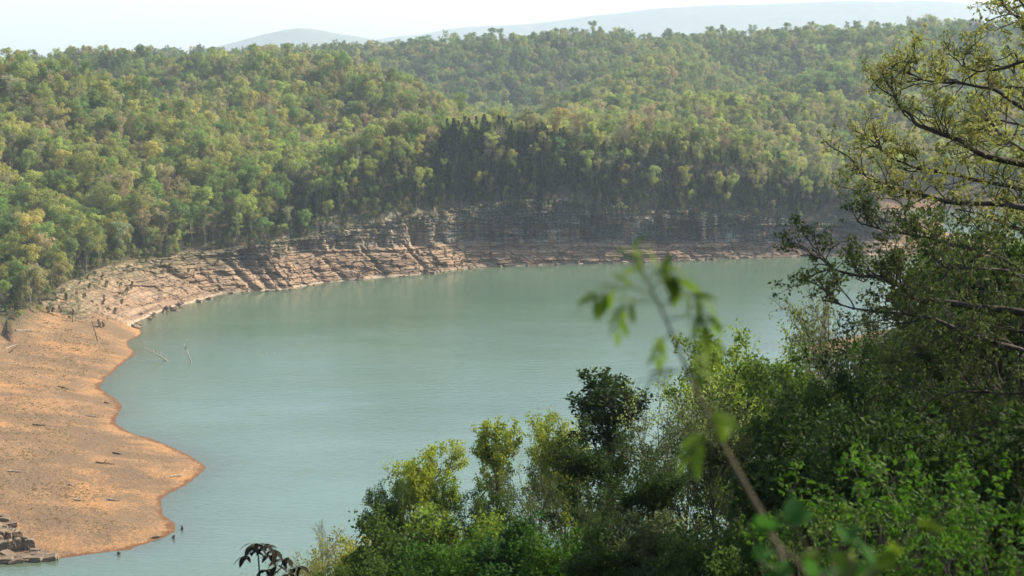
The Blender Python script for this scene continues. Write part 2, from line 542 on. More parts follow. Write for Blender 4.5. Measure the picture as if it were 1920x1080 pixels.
# the viewer's own hill and the right bank
ridge_xyz([(-420, -160, 88), (-60, -22, 104.5), (0, -4, 108.6), (14, -8, 109), (70, -6, 114), (150, 30, 124), (300, 130, 122), (430, 260, 105), (480, 420, 80), (430, 520, 52), (320, 575, 32), (210, 600, 15), (150, 597, 7), (110, 585, 1)], 0.40, 6)
ridge_xyz([(480, 420, 80), (620, 700, 70), (760, 1000, 75), (820, 1400, 90)], 0.3, 40)

def terrain(x, y, full=False):
    x = np.asarray(x, float).ravel(); y = np.asarray(y, float).ravel()
    n = len(x)
    # hills
    acc = np.zeros(n); T = 5.0
    for P_, k, w in RIDGES:
        best = np.full(n, -1e9)
        for a, b in zip(P_[:-1], P_[1:]):
            d = b[:2] - a[:2]; L2 = d @ d
            t = np.clip(((x - a[0]) * d[0] + (y - a[1]) * d[1]) / L2, 0, 1)
            dd = np.hypot(x - a[0] - t * d[0], y - a[1] - t * d[1])
            best = np.maximum(best, a[2] + t * (b[2] - a[2]) - k * (np.sqrt(dd * dd + w * w) - w))
        acc += np.exp(np.clip((best - 40) / T, -60, 60))
    hill = 40 + T * np.log(acc + 1e-25)
    rr = np.hypot(x, y)
    hill = hill + (fbm(x / 95, y / 95, 5, 4) * 7.0) * sstep(60, 300, rr)
    base = 14 + 14 * sstep(1100, 2600, rr)
    hill = np.logaddexp(hill / 4, base / 4) * 4
    # banks
    A = SHR; m = len(A)
    wx = x + fbm(x / 14, y / 14, 11, 3) * 2.2 * sstep(120, 300, rr); wy = y + fbm(x / 14, y / 14, 12, 3) * 2.2 * sstep(120, 300, rr)
    D = np.full(n, 1e9); I = np.zeros(n, int); TT = np.zeros(n)
    inside = np.zeros(n, bool)
    for i in range(m):
        a = A[i, :2]; b = A[(i + 1) % m, :2]
        d = b - a; L2 = max(d @ d, 1e-9)
        t = np.clip(((wx - a[0]) * d[0] + (wy - a[1]) * d[1]) / L2, 0, 1)
        dd = (wx - a[0] - t * d[0]) ** 2 + (wy - a[1] - t * d[1]) ** 2
        c = dd < D
        D = np.where(c, dd, D); I = np.where(c, i, I); TT = np.where(c, t, TT)
        if abs(d[1]) > 1e-9:
            hit = ((a[1] > wy) != (b[1] > wy)) & (wx < d[0] * (wy - a[1]) / d[1] + a[0])
            inside ^= hit
    D = np.sqrt(D)
    pr = A[I, 2:] * (1 - TT[:, None]) + A[(I + 1) % m, 2:] * TT[:, None]
    d1, z1, d2, z2, s3, shf = pr.T
    dl = np.maximum(D - shf, 0.0)
    bank = np.where(dl < d1, z1 * dl / d1, np.where(dl < d2, z1 + (z2 - z1) * (dl - d1) / (d2 - d1), z2 + s3 * (dl - d2)))
    bank = bank - np.where(shf > 0.5, 1.5 * sstep(0, 3, d2 + shf - D), 0)
    k = 3.0
    hh = np.clip(0.5 + 0.5 * (hill - bank) / k, 0, 1)
    z = hill * (1 - hh) + bank * hh - k * hh * (1 - hh) * 0.25 * sstep(3, 10, bank)
    z = z + fbm(x / 9, y / 9, 21, 3) * 0.45 * sstep(1, 8, D)
    z = np.where(inside, -np.minimum(0.22 * D, 7.0) - 0.02, np.maximum(z, 0.02 * np.minimum(D, 5)))
    if full:
        return z, np.where(inside, -D, D), d2 + np.minimum(shf, 5), shf
    return z

def zt(x, y):
    return float(terrain([x], [y])[0])

# one ground sheet round the viewer, fine where the photograph looks
rs = [0.4]
while rs[-1] < 3900:
    r_ = rs[-1]
    rs.append(r_ + max(0.5, 0.0105 * r_ if 240 < r_ < 1300 else 0.016 * r_))
rs = np.array(rs)
fine = np.radians(np.arange(-24, 24.001, 0.115))
coarse = np.radians(np.concatenate([np.arange(25.5, 180, 3.0), np.arange(180, 334.6, 3.0)]))
th = np.concatenate([fine, coarse])
nT, nR = len(th), len(rs)
GX = rs[:, None] * np.sin(th)[None]; GY = rs[:, None] * np.cos(th)[None]
GZ, GD, GD2, GS = terrain(GX, GY, True)
V = np.stack([GX.ravel(), GY.ravel(), GZ], 1)
ii, jj = np.meshgrid(np.arange(nR - 1), np.arange(nT), indexing='ij')
j2 = (jj + 1) % nT
Q = np.stack([ii * nT + jj, (ii + 1) * nT + jj, (ii + 1) * nT + j2, ii * nT + j2], -1).reshape(-1, 4)[:, ::-1]
Vc = np.concatenate([V, [[0, 0, zt(0, 0)]]])
me = mesh_np("ground", Vc, Q, [M_TERR], smooth=True)
bare = 1 - sstep(-4, 5, (GD - GD2) + fbm(GX.ravel() / 12, GY.ravel() / 12, 31, 3) * 7)
bare = np.where((GD2 < 13) & (GD < 400) & (GY.ravel() < 600) & (GS < 0.5), 1 - sstep(8, 16, GD), bare)
att = me.attributes.new("bare", 'FLOAT', 'POINT')
att.data.foreach_set("value", np.append(bare, 0).astype(np.float32))
tag(link("ground", me), kind="structure")

# water: one flat sheet, with shallow mud showing at the beach
wr = np.concatenate([[1], np.arange(150, 1500, 4.5), [1800, 2600, 3800]])
wt = np.radians(np.concatenate([[-60, -40, -30], np.arange(-24, 24.01, 0.25), [30, 45, 60]]))
WX = wr[:, None] * np.sin(wt)[None]; WY = wr[:, None] * np.cos(wt)[None]
_, WD, _, WS = terrain(WX, WY, True)
V = np.stack([WX.ravel(), WY.ravel(), np.zeros(WX.size)], 1)
ii, jj = np.meshgrid(np.arange(len(wr) - 1), np.arange(len(wt) - 1), indexing='ij')
nW = len(wt)
Q = np.stack([ii * nW + jj, ii * nW + jj + 1, (ii + 1) * nW + jj + 1, (ii + 1) * nW + jj], -1).reshape(-1, 4)
me = mesh_np("lake_water", V, Q, [M_WATER], smooth=True)
sh_ = np.exp(-np.maximum(-WD, 0) / 9.0) * 0.55
att = me.attributes.new("shallow", 'FLOAT', 'POINT'); att.data.foreach_set("value", sh_.astype(np.float32))
lee = 0.85 * np.exp(-(np.maximum(-WD, 0) / 60.0) ** 2) * sstep(1, 4, WS)
att = me.attributes.new("lee", 'FLOAT', 'POINT'); att.data.foreach_set("value", lee.astype(np.float32))
tag(link("lake_water", me), kind="structure")

# far mountains, ten kilometres off
def mountains():
    xs = np.arange(-15000, 15001, 90.0); ys = np.concatenate([np.arange(3700, 8500, 300.0), np.arange(8500, 16500, 100.0)])
    X, Y = np.meshgrid(xs, ys)
    x, y = X.ravel(), Y.ravel()
    crest = [([(380, 112), (430, 97), (490, 76), (570, 57), (640, 68), (705, 84), (800, 95)], 10500, .3),
             ([(640, 96), (700, 82), (760, 66), (860, 51), (1000, 44), (1130, 30), (1260, 12), (1400, 8), (1600, 0), (1750, 2), (1900, 8), (2300, 30)], 12500, .3),
             ([(-400, 96), (60, 104), (150, 99), (260, 103), (330, 101), (420, 106)], 14500, .25)]
    z = np.full(len(x), 30.0)
    for pts, Yd, k in crest:
        P_ = np.array([at_Y(a, b, Yd) for a, b in pts])
        for a, b in zip(P_[:-1], P_[1:]):
            d = b[:2] - a[:2]
            t = np.clip(((x - a[0]) * d[0] + (y - a[1]) * d[1]) / (d @ d), 0, 1)
            dd = np.hypot(x - a[0] - t * d[0], y - a[1] - t * d[1])
            z = np.maximum(z, a[2] + t * (b[2] - a[2]) - k * (np.sqrt(dd ** 2 + 200 ** 2) - 200))
    body = sstep(30, 250, z)
    z = z + body * (fbm(x / 2200, y / 1200, 41, 5) * 45 + fbm(x / 320, y / 320, 42, 3) * 14)
    nX = len(xs)
    ii, jj = np.meshgrid(np.arange(len(ys) - 1), np.arange(nX - 1), indexing='ij')
    Q = np.stack([ii * nX + jj, ii * nX + jj + 1, (ii + 1) * nX + jj + 1, (ii + 1) * nX + jj], -1).reshape(-1, 4)
    m, nt, N, L, P = new_mat("mountain_forest")
    g = N.new("ShaderNodeNewGeometry")
    n = noise(N, L, 0.012, 6, g.outputs["Position"], 0.7)
    r = ramp(N, [(0.35, (0.03, 0.05, 0.02)), (0.65, (0.08, 0.11, 0.04))])
    L.new(n.outputs[0], r.inputs[0]); L.new(r.outputs[0], P.inputs["Base Color"]); P.inputs["Roughness"].default_value = 1
    tag(link("mountains", mesh_np("mountains", np.stack([x, y, z], 1), Q, [m], smooth=True)), kind="structure")
mountains()
# ------------------------------------------------------------------ the bluff: a ribbon of bedded rock along the far shore
PIC = [i for i in range(len(SH))]
def bluff():
    # columns follow the shore from the left bank round to the point on the right
    pxs = to_px(SH[:, 0], SH[:, 1], 0 * SH[:, 0])[0]
    i0 = [i for i in range(len(SH)) if abs(SH[i, 0] - at_z(1720, 480)[0]) < 0.01][0]
    i1 = [i for i in range(len(SH)) if abs(SH[i, 0] - at_z(236, 641)[0]) < 0.01][0]
    A = SH[i0:i1 + 1][::-1]                       # left to right
    # smooth path
    s = np.concatenate([[0], np.cumsum(np.hypot(*np.diff(A[:, :2], axis=0).T))])
    S = np.arange(0, s[-1], 0.42)
    path = np.stack([np.interp(S, s, A[:, k]) for k in range(8)], 1)
    ker = np.hanning(41); ker /= ker.sum()
    pad = 20
    for k in range(8):
        q = np.concatenate([np.full(pad, path[0, k]), path[:, k], np.full(pad, path[-1, k])])
        path[:, k] = np.convolve(q, ker, 'valid')
    tx, ty = np.gradient(path[:, 0]), np.gradient(path[:, 1])
    ker2 = np.hanning(121); ker2 /= ker2.sum()
    def sm(a):
        return np.convolve(np.concatenate([np.full(60, a[0]), a, np.full(60, a[-1])]), ker2, 'valid')
    tx, ty = sm(tx), sm(ty)
    l = np.hypot(tx, ty); tx /= l; ty /= l
    nx, ny = ty, -tx                              # towards the lake
    d1, z1, d2, z2 = path[:, 2], path[:, 3], path[:, 4], path[:, 5]
    cl = np.clip((z2 - z1 - 3) / 6, 0, 1)         # how cliff-like
    # gullies and spurs in plan
    R = [np.linspace(0, 1, 46), np.linspace(0, 1, 52)[1:], np.linspace(0, 1, 12)[1:]]
    rows = []
    ppx, _ = to_px(path[:, 0], path[:, 1], 0 * S)
    cave = np.zeros_like(S)
    def alcove(c, w):
        return np.exp(-(((ppx - c) / w) ** 4))
    for seg, ts in enumerate(R):
        for t in ts:
            if seg == 0:
                z = -1.6 + (z1 + 1.6) * t; d = -1.2 + (d1 + 1.2) * (t ** 0.9)
                up = np.zeros_like(S)
            elif seg == 1:
                z = z1 + (z2 - z1) * t; d = d1 + (d2 - d1) * t
                up = sstep(0.0, 0.12, t + 0 * S)
            else:
                z = z2 + t * 8.0; d = d2 + t * 14.0
                up = np.ones_like(S)
            rows.append((z, d, up, np.full_like(S, seg + t)))
    Z = np.stack([r[0] for r in rows]); D_ = np.stack([r[1] for r in rows]); U = np.stack([r[2] for r in rows]); T_ = np.stack([r[3] for r in rows])
    SS = np.broadcast_to(S, Z.shape); CL = np.broadcast_to(cl, Z.shape); PX_ = np.broadcast_to(ppx, Z.shape)
    dipz = Z + 0.035 * SS + fbm(SS / 30, Z / 30, 51, 2) * 1.0
    # beds: sharp steps of unequal thickness
    bed = np.floor(dipz / 1.15 + fbm(SS / 40, dipz / 3, 52, 2) * 0.6)
    bedr = _hash(bed.astype(np.int64), np.zeros_like(bed, np.int64), np.zeros_like(bed, np.int64), 7)
    fr = dipz / 1.15 - np.floor(dipz / 1.15)
    blk, edge = voronoi(SS / 4.6 + fbm(SS / 5, Z / 5, 53, 2) * 0.4, dipz / 1.9, 54)
    big, edge2 = voronoi(SS / 11.0, dipz / 6.0, 55)
    foot = sstep(0.0, 0.25, T_) * (1 - sstep(2.0, 2.5, T_))
    low = 1 - np.clip(T_ - 0.9, 0, 0.2) / 0.2
    out = (bedr - 0.5) * 1.0 + (blk - 0.5) * 2.0 * (0.6 + 0.4 * low) + (big - 0.5) * 3.0 * low - 0.7 * (edge < 0.06) - 0.8 * (edge2 < 0.05)
    out += fbm(SS / 7, Z / 4, 56, 4) * 1.1
    # undercut where a soft bed lies
    out -= 0.7 * (fr < 0.16)
    # buttresses and hollows of the upper face
    midf = sstep(0.95, 1.15, T_) * (1 - sstep(1.9, 2.2, T_))
    butt = fbm(SS / 6.5, Z / 60, 57, 3)
    out += midf * CL * (butt * 4.6 - 2.4 * sstep(0.12, 0.35, fbm(SS / 5.5, Z / 14, 58, 2)))
    vert = (1 - sstep(1.70, 1.82, T_)) * sstep(0.98, 1.02, T_)
    for c, w, dep, top in ((816, 11, 6.0, 1.78), (676, 14, 3.6, 1.62), (492, 16, 4.2, 1.85), (556, 10, 2.6, 1.7), (740, 9, 2.6, 1.5), (905, 18, 2.4, 1.55), (1000, 14, 2.0, 1.6), (612, 8, 2.4, 1.7), (1120, 20, 2.0, 1.6), (1290, 22, 1.8, 1.6)):
        out -= dep * np.exp(-(((PX_ - c) / w) ** 4)) * sstep(0.98, 1.03, T_) * (1 - sstep(top - 0.03, top + 0.08, T_))
    # gullies running down the lower slope
    for c, w, dep in ((405, 6, 2.6), (470, 5, 3.0), (497, 9, 3.2), (527, 6, 2.4), (345, 5, 1.6), (720, 4, 2.0), (804, 4, 2.4), (640, 4, 1.8), (330, 10, 1.2)):
        sk = PX_ + (Z - 5) * 2.0
        out -= dep * np.exp(-((sk - c) / w) ** 2) * (1 - sstep(1.0, 1.2, T_))
    left = 1 - sstep(300, 420, PX_)               # towards the beach the bank turns to a smoother slope
    out *= foot * (1 - 0.55 * left)
    out = out - (1 - foot) * 0.0
    tail = sstep(2.0, 2.6, T_)
    X = path[None, :, 0] + nx[None] * (out - D_); Y = path[None, :, 1] + ny[None] * (out - D_)
    Zf = Z + fbm(SS / 3, Z / 3 + 50, 59, 3) * 0.35 * foot
    tz = terrain(X, Y).reshape(Z.shape)
    Zf = Zf * (1 - tail) + np.minimum(Zf, tz - 0.6) * tail
    endf = sstep(0, 14, S) * sstep(0, 14, s[-1] - S)
    Zf = Zf * endf[None] + (1 - endf[None]) * np.minimum(Zf, tz - 0.5)
    nS = len(S); nV = len(rows)
    ii, jj = np.meshgrid(np.arange(nV - 1), np.arange(nS - 1), indexing='ij')
    Q = np.stack([ii * nS + jj, ii * nS + jj + 1, (ii + 1) * nS + jj + 1, (ii + 1) * nS + jj], -1).reshape(-1, 4)
    me = mesh_np("rock_bluff", np.stack([X, Y, Zf], -1).reshape(-1, 3), Q, [M_ROCK], smooth=False)
    up = np.clip(U * CL + 0.0, 0, 1)
    a = me.attributes.new("upper", 'FLOAT', 'POINT'); a.data.foreach_set("value", up.ravel().astype(np.float32))
    a = me.attributes.new("tawny", 'FLOAT', 'POINT'); a.data.foreach_set("value", (1 - sstep(820, 960, PX_ + fbm(SS / 9, Z / 9, 60, 3) * 90)).ravel().astype(np.float32))  # mask of the tawny rock with sunlight painted into its colour
    scrub = np.clip(sstep(1.75, 2.1, T_) + (1 - CL) * sstep(0.45, 1.2, T_) * 0.9 + 0.55 * CL * sstep(1.3, 1.8, T_), 0, 1)
    a = me.attributes.new("scrub", 'FLOAT', 'POINT'); a.data.foreach_set("value", scrub.ravel().astype(np.float32))
    tag(link("rock_bluff", me), kind="structure")
    return path, nx, ny, ppx
BPATH, BNX, BNY, BPX = bluff()

# ------------------------------------------------------------------ branch, leaf and tree builders
def tubes(P, R, k=4):
    """P (B,n,3) polylines, R (B,n) radii -> verts, quads"""
    B, n, _ = P.shape
    T = np.gradient(P, axis=1)
    T /= np.linalg.norm(T, axis=2, keepdims=True) + 1e-9
    ref = np.where(np.abs(T[..., 2:3]) > 0.9, np.array([1.0, 0, 0]), np.array([0, 0, 1.0]))
    U = np.cross(T, ref); U /= np.linalg.norm(U, axis=2, keepdims=True) + 1e-9
    W = np.cross(T, U)
    an = np.arange(k) * 2 * math.pi / k
    V = P[:, :, None] + R[:, :, None, None] * (np.cos(an)[None, None, :, None] * U[:, :, None] + np.sin(an)[None, None, :, None] * W[:, :, None])
    idx = np.arange(B * n * k).reshape(B, n, k)
    nxt = np.roll(idx, -1, axis=2)
    Q = np.stack([idx[:, :-1], nxt[:, :-1], nxt[:, 1:], idx[:, 1:]], -1).reshape(-1, 4)
    return V.reshape(-1, 3), Q

def unit(v):
    return v / (np.linalg.norm(v, axis=-1, keepdims=True) + 1e-9)

def leaf_quads(C, size, rng, up=0.3, asp=0.55, droop=0.0, axis=None, face=None, fw=1.6):
    """diamond leaves about points C; size array"""
    n = len(C)
    a = unit(rng.normal(size=(n, 3)) + np.array([0, 0, -droop])) if axis is None else unit(axis + rng.normal(size=(n, 3)) * 0.35)
    nrm = unit(rng.normal(size=(n, 3)) + np.array([0, 0, up * 3]))
    if face is not None:
        nrm = unit(nrm + face * fw)
    b = unit(np.cross(a, nrm))
    nn = np.cross(a, b)
    s = np.asarray(size).reshape(-1, 1)
    V = np.stack([C, C + a * s * 0.5 + b * s * asp * 0.5 + nn * s * 0.10, C + a * s, C + a * s * 0.45 - b * s * asp * 0.5 + nn * s * 0.10], 1)
    Q = np.arange(n * 4).reshape(n, 4)
    return V.reshape(-1, 3), Q

def branch_set(base, dirs, length, rng, n=5, curl=0.25, wob=0.12):
    """curved polylines from base along dirs; curl lifts the tips"""
    B = len(base)
    P = np.zeros((B, n, 3)); P[:, 0] = base
    d = unit(dirs)
    step = (np.asarray(length) / (n - 1)).reshape(-1, 1)
    for i in range(1, n):
        d = unit(d + rng.normal(size=(B, 3)) * wob + np.array([0, 0, curl / n]))
        P[:, i] = P[:, i - 1] + d * step
    return P

def along(P, t):
    """points and tangents on polylines P (B,n,3) at t (B,m)"""
    B, n, _ = P.shape
    f = np.clip(t, 0, 0.9999) * (n - 1); i = f.astype(int); w = (f - i)[..., None]
    b = np.arange(B)[:, None]
    return P[b, i] * (1 - w) + P[b, i + 1] * w, unit(P[b, i + 1] - P[b, i])

def side_dirs(T, ang, rng, up=0.0):
    r = rng.normal(size=T.shape)
    s = unit(np.cross(T, r))
    a = np.asarray(ang)[..., None]
    return unit(T * np.cos(a) + s * np.sin(a) + np.array([0, 0, up]))

def rad(P, r0, r1):
    n = P.shape[1]
    t = np.linspace(0, 1, n)[None]
    return np.asarray(r0).reshape(-1, 1) * (1 - t) + np.asarray(r1).reshape(-1, 1) * t

# ---- far broadleaf: about 16 m, a spring crown one can partly see through
def far_tree(seed, H_=16.0, wid=4.4, dens=1.0, base=0.32):
    rng = np.random.default_rng(seed)
    tr = branch_set(np.array([[0, 0, -0.8]]), np.array([[rng.normal() * .05, rng.normal() * .05, 1]]), [H_ * 0.86], rng, 9, 0.5, 0.05)
    nl = 16
    t = np.sort(rng.uniform(base, 0.97, (1, nl)), 1)
    p, T = along(tr, t)
    ang = rng.uniform(0.5, 1.0, (1, nl))
    dr = side_dirs(T, ang, rng, 0.15)[0]
    ln = wid * (0.45 + 0.75 * np.sin(math.pi * np.clip((t[0] - base) / (1.12 - base), 0, 1) ** 0.75))
    L1 = branch_set(p[0], dr, ln, rng, 5, 0.5, 0.12)
    p2, T2 = along(L1, rng.uniform(0.3, 0.98, (nl, 6)))
    d2_ = side_dirs(T2, rng.uniform(0.4, 1.0, (nl, 6)), rng, 0.2).reshape(-1, 3)
    L2 = branch_set(p2.reshape(-1, 3), d2_, rng.uniform(0.9, 2.0, nl * 6), rng, 4, 0.3, 0.15)
    parts = [(*tubes(tr, rad(tr, [0.20], [0.04]), 5), 0), (*tubes(L1, rad(L1, 0.07 * np.ones(nl), 0.02 * np.ones(nl)), 3), 0),
             (*tubes(L2, rad(L2, 0.03 * np.ones(len(L2)), 0.012 * np.ones(len(L2))), 3), 0)]
    V, Q, M = merge(parts)
    trunk = mesh_np("far_trunk", V, Q, [M_BARK])
    # the crown: billows of leaves about the limb ends, thickest on their upper sides
    lob = np.concatenate([L1[:, -1], L1[:, 3], tr[0, -1:] - [0, 0, 0.6]])
    lr = np.concatenate([rng.uniform(0.9, 1.75, nl), rng.uniform(0.6, 1.2, nl), [1.3]]) * wid / 4.3
    m = (lr ** 2 * 62 * dens).astype(int) + 6
    li = np.repeat(np.arange(len(lob)), m)
    u = unit(rng.normal(size=(len(li), 3)) + np.array([0, 0, 0.45]))
    u[:, 2] = np.where(u[:, 2] < -0.45, -u[:, 2], u[:, 2])
    C = lob[li] + u * lr[li][:, None] * rng.uniform(0.70, 1.08, (len(li), 1)) * np.array([1, 1, 0.82])
    V, Q = leaf_quads(C, rng.uniform(0.26, 0.50, len(C)), rng, 0.25, 0.85, face=u, fw=2.2)
    crown = mesh_np("far_crown", V, Q, [M_LEAF])
    return trunk, crown

# ---- far cedar / pine
def far_cedar(seed, H_=11.0, wid=2.5):
    rng = np.random.default_rng(seed)
    tr = branch_set(np.array([[0, 0, -0.8]]), np.array([[0, 0, 1.0]]), [H_ * 0.97], rng, 6, 0.5, 0.02)
    V, Q = tubes(tr, rad(tr, [0.16], [0.03]), 5)
    trunk = mesh_np("cedar_trunk", V, Q, [M_BARK])
    nb = 110
    t = rng.uniform(0.06, 0.99, nb) ** 0.9
    a = rng.uniform(0, 2 * math.pi, nb)
    prof = (1 - t) ** 0.75 * (0.75 + 0.5 * rng.random(nb)) * wid + 0.12
    base = np.stack([0 * t, 0 * t, t * H_ * 0.96 - 0.3], 1)
    d = np.stack([np.cos(a), np.sin(a), 0.35 + 0 * a], 1)
    B = branch_set(base, d, prof, rng, 4, 0.2, 0.08)
    m = 11
    c, _ = along(B, rng.uniform(0.25, 1.0, (nb, m)))
    C = c.reshape(-1, 3) + rng.normal(size=(nb * m, 3)) * 0.14
    V, Q = leaf_quads(C, rng.uniform(0.25, 0.55, len(C)), rng, 0.1, 0.5, -0.3)
    crown = mesh_np("cedar_crown", V, Q, [M_LEAF])
    return trunk, crown

PROT_B = [far_tree(101, 16, 4.3, 1.0), far_tree(102, 17.5, 4.0, 0.85, 0.42), far_tree(103, 14.5, 4.8, 1.15, 0.28),
          far_tree(104, 16, 3.6, 0.6, 0.45), far_tree(105, 13, 3.8, 1.2, 0.2), far_tree(106, 18, 4.6, 0.8, 0.38), far_tree(107, 16, 4.2, 0.25, 0.36),
          far_tree(108, 14, 5.6, 0.9, 0.22), far_tree(109, 20, 3.1, 0.9, 0.34), far_tree(110, 15, 5.0, 0.6, 0.5)]
PROT_C = [far_cedar(201), far_cedar(202, 9.0, 2.4), far_cedar(203, 13.0, 2.7)]

# ------------------------------------------------------------------ the woods
rng = np.random.default_rng(5)
cell = 6.3
gx, gy = np.meshgrid(np.arange(-1150, 1250, cell), np.arange(480, 2750, cell))
gx = gx.ravel() + rng.uniform(-0.46, 0.46, gx.size) * cell; gy = gy.ravel() + rng.uniform(-0.46, 0.46, gy.size) * cell
keep = (np.abs(np.arctan2(gx, gy)) < math.radians(22.5))
pk = np.where(gy < 1000, 1.0, np.where(gy < 1500, 0.85, 0.62))
keep &= rng.random(gx.size) < pk
gx, gy = gx[keep], gy[keep]
# the steep brow of the bluff is packed with cedars
ex, ey = np.meshgrid(np.arange(-130, 215, 3.7), np.arange(690, 905, 3.7))
ex = ex.ravel() + rng.uniform(-1.6, 1.6, ex.size); ey = ey.ravel() + rng.uniform(-1.6, 1.6, ey.size)
_, ed_, ed2_, es_ = terrain(ex, ey, True)
epx, _ = to_px(ex, ey, 30 + 0 * ex)
ek = (ed_ > ed2_ - 1) & (ed_ < ed2_ + np.where(epx < 820, 26, np.where(epx < 1070, 66, 19)) + 12 * fbm(ex / 25, ey / 25, 73, 2)) & (es_ > 3) & (epx > 520) & (epx < 1640) & (rng.random(ex.size) < np.where(epx > 780, 0.8, 0.5))
packed = np.concatenate([np.zeros(gx.size, bool), np.ones(ek.sum(), bool)])
gx = np.concatenate([gx, ex[ek]]); gy = np.concatenate([gy, ey[ek]])
tz, td, td2, tsh = terrain(gx, gy, True)
apx = to_px(gx, gy, tz)[0]
ok = (td > td2 + 1.0 + rng.normal(size=gx.size) * 2.0 + np.where((apx > 470) & (apx < 880) & (gy < 860), 2.5, 0)) & (tz > 7) & (td > 0)
ok &= ~((gx > 160) & (gx < 300) & (gy > 830) & (gy < 900) & (tz < 20))
gx, gy, tz, td, td2, tsh, packed = [a[ok] for a in (gx, gy, tz, td, td2, tsh, packed)]
tpx, tpy = to_px(gx, gy, tz)
n = len(gx)
# which kind: dark cedars crowd the bluff and the forest edge above the banks
edge_d = td - td2
pc = np.full(n, 0.035)
bl = (gy < 960) & (tpx > 520) & (tpx < 1640) & (gy > 700)
pc = np.where(bl, 0.80 * (1 - sstep(16, 30, edge_d - np.where((tpx > 820) & (tpx < 1070), 42, 0))) + 0.03, pc)
pc = np.where((tpx > 190) & (tpx <= 520) & (gy < 800), 0.42 * (1 - sstep(5, 20, edge_d)) + 0.03, pc)
pc = np.where((tpx <= 190) & (gy < 700), 0.40 * (1 - sstep(8, 30, edge_d)) + 0.03, pc)
isC = rng.random(n) < np.where(packed, 0.85, pc)
PAL = 1.62 * np.array([[0.170, 0.205, 0.058], [0.125, 0.172, 0.050], [0.215, 0.228, 0.066], [0.205, 0.198, 0.090], [0.205, 0.180, 0.108],
                [0.245, 0.238, 0.070], [0.085, 0.135, 0.044], [0.200, 0.195, 0.120]])
PNAME = ["fresh green", "mid green", "yellow green", "olive tan", "pinkish brown", "golden yellow", "deep green", "grey tan"]
patch = fbm(gx / 130, gy / 130, 71, 3); patch2 = fbm(gx / 60, gy / 60, 72, 2)
wts = np.stack([1.5 + 0 * patch, 1.2 - 0.8 * patch, 1.1 + patch, 0.8 + 0.9 * patch, 0.40 + 0.9 * np.clip(patch2, 0, 1), 0.32 + 0 * patch, 0.6 - 0.6 * patch, 0.5 + 0.8 * np.clip(patch2, 0, 1)], 1).clip(0.02)
back = gy > 1420
wts[:, [1, 6]] *= np.where(back, 2.6, 1.0)[:, None]; wts[:, [3, 4, 5, 7]] *= np.where(back, 0.45, 1.0)[:, None]
lobe = (tpx > 600) & (tpx < 850) & (gy > 960) & (gy < 1260)
wts[:, [3, 4, 7]] *= np.where(lobe, 2.5, 1.0)[:, None]
pale_band = bl & (tpx > 1070) & (edge_d > 18)
wts[:, [3, 4, 7]] *= np.where(pale_band, 2.2, 1.0)[:, None]
cum = np.cumsum(wts / wts.sum(1, keepdims=True), 1)
pal = (rng.random((n, 1)) > cum).sum(1).clip(0, 7)
tint = PAL[pal] * rng.uniform(0.72, 1.25, (n, 1)) * (1 + rng.normal(size=(n, 3)) * 0.06)
tint = tint * np.where(gy < 1400, 1.0, 0.9)[:, None] * np.array([1.05, 1.0, 1.0])
tint = np.where(isC[:, None], np.array([0.024, 0.044, 0.019]) * rng.uniform(0.75, 1.4, (n, 1)), tint).clip(0.01, 0.6)
proto = rng.choice(len(PROT_B), n, p=[.17, .12, .14, .08, .12, .11, .04, .09, .07, .06])
proto = np.where((pal == 4) | (pal == 7), np.where(rng.random(n) < 0.4, 6, 3), proto)
protoC = rng.integers(0, 3, n)
scl = (0.66 + 0.78 * rng.random(n) ** 1.4) * np.where(gy > 1500, 1.16, 1.0)
scl = np.where(isC, rng.uniform(0.55, 1.25, n) * np.where(bl & (tpx > 820) & (tpx < 1070), 1.15, 1.0), scl)
scl = np.where(bl & ~isC & (edge_d < 30), scl * 0.72, scl)
rot = rng.uniform(0, 2 * math.pi, n)

# the largest that show: line of sight from the camera over the ground
dist = np.hypot(gx, gy)
cand = np.where((tpx > -10) & (tpx < 1690) & (dist < 900))[0]
cand = cand[np.argsort((scl * np.where(isC, 11, 16) / dist)[cand])[::-1]]
fr = np.linspace(0.55, 0.985, 26)
sx = gx[cand][:, None] * fr; sy = gy[cand][:, None] * fr
top = tz[cand] + 9 * scl[cand]
los = H + (top - H)[:, None] * fr
gz = terrain(sx, sy).reshape(sx.shape)
vis = ((gz + np.where(gz > 14, 11.0, 0.5)) < los + 3.0).all(1)
cand = cand[vis]
ind_b = [i for i in cand if not isC[i]][:240]
ind_c = [i for i in cand if isC[i]][:150]
solo = np.zeros(n, bool); solo[ind_b] = True; solo[ind_c] = True

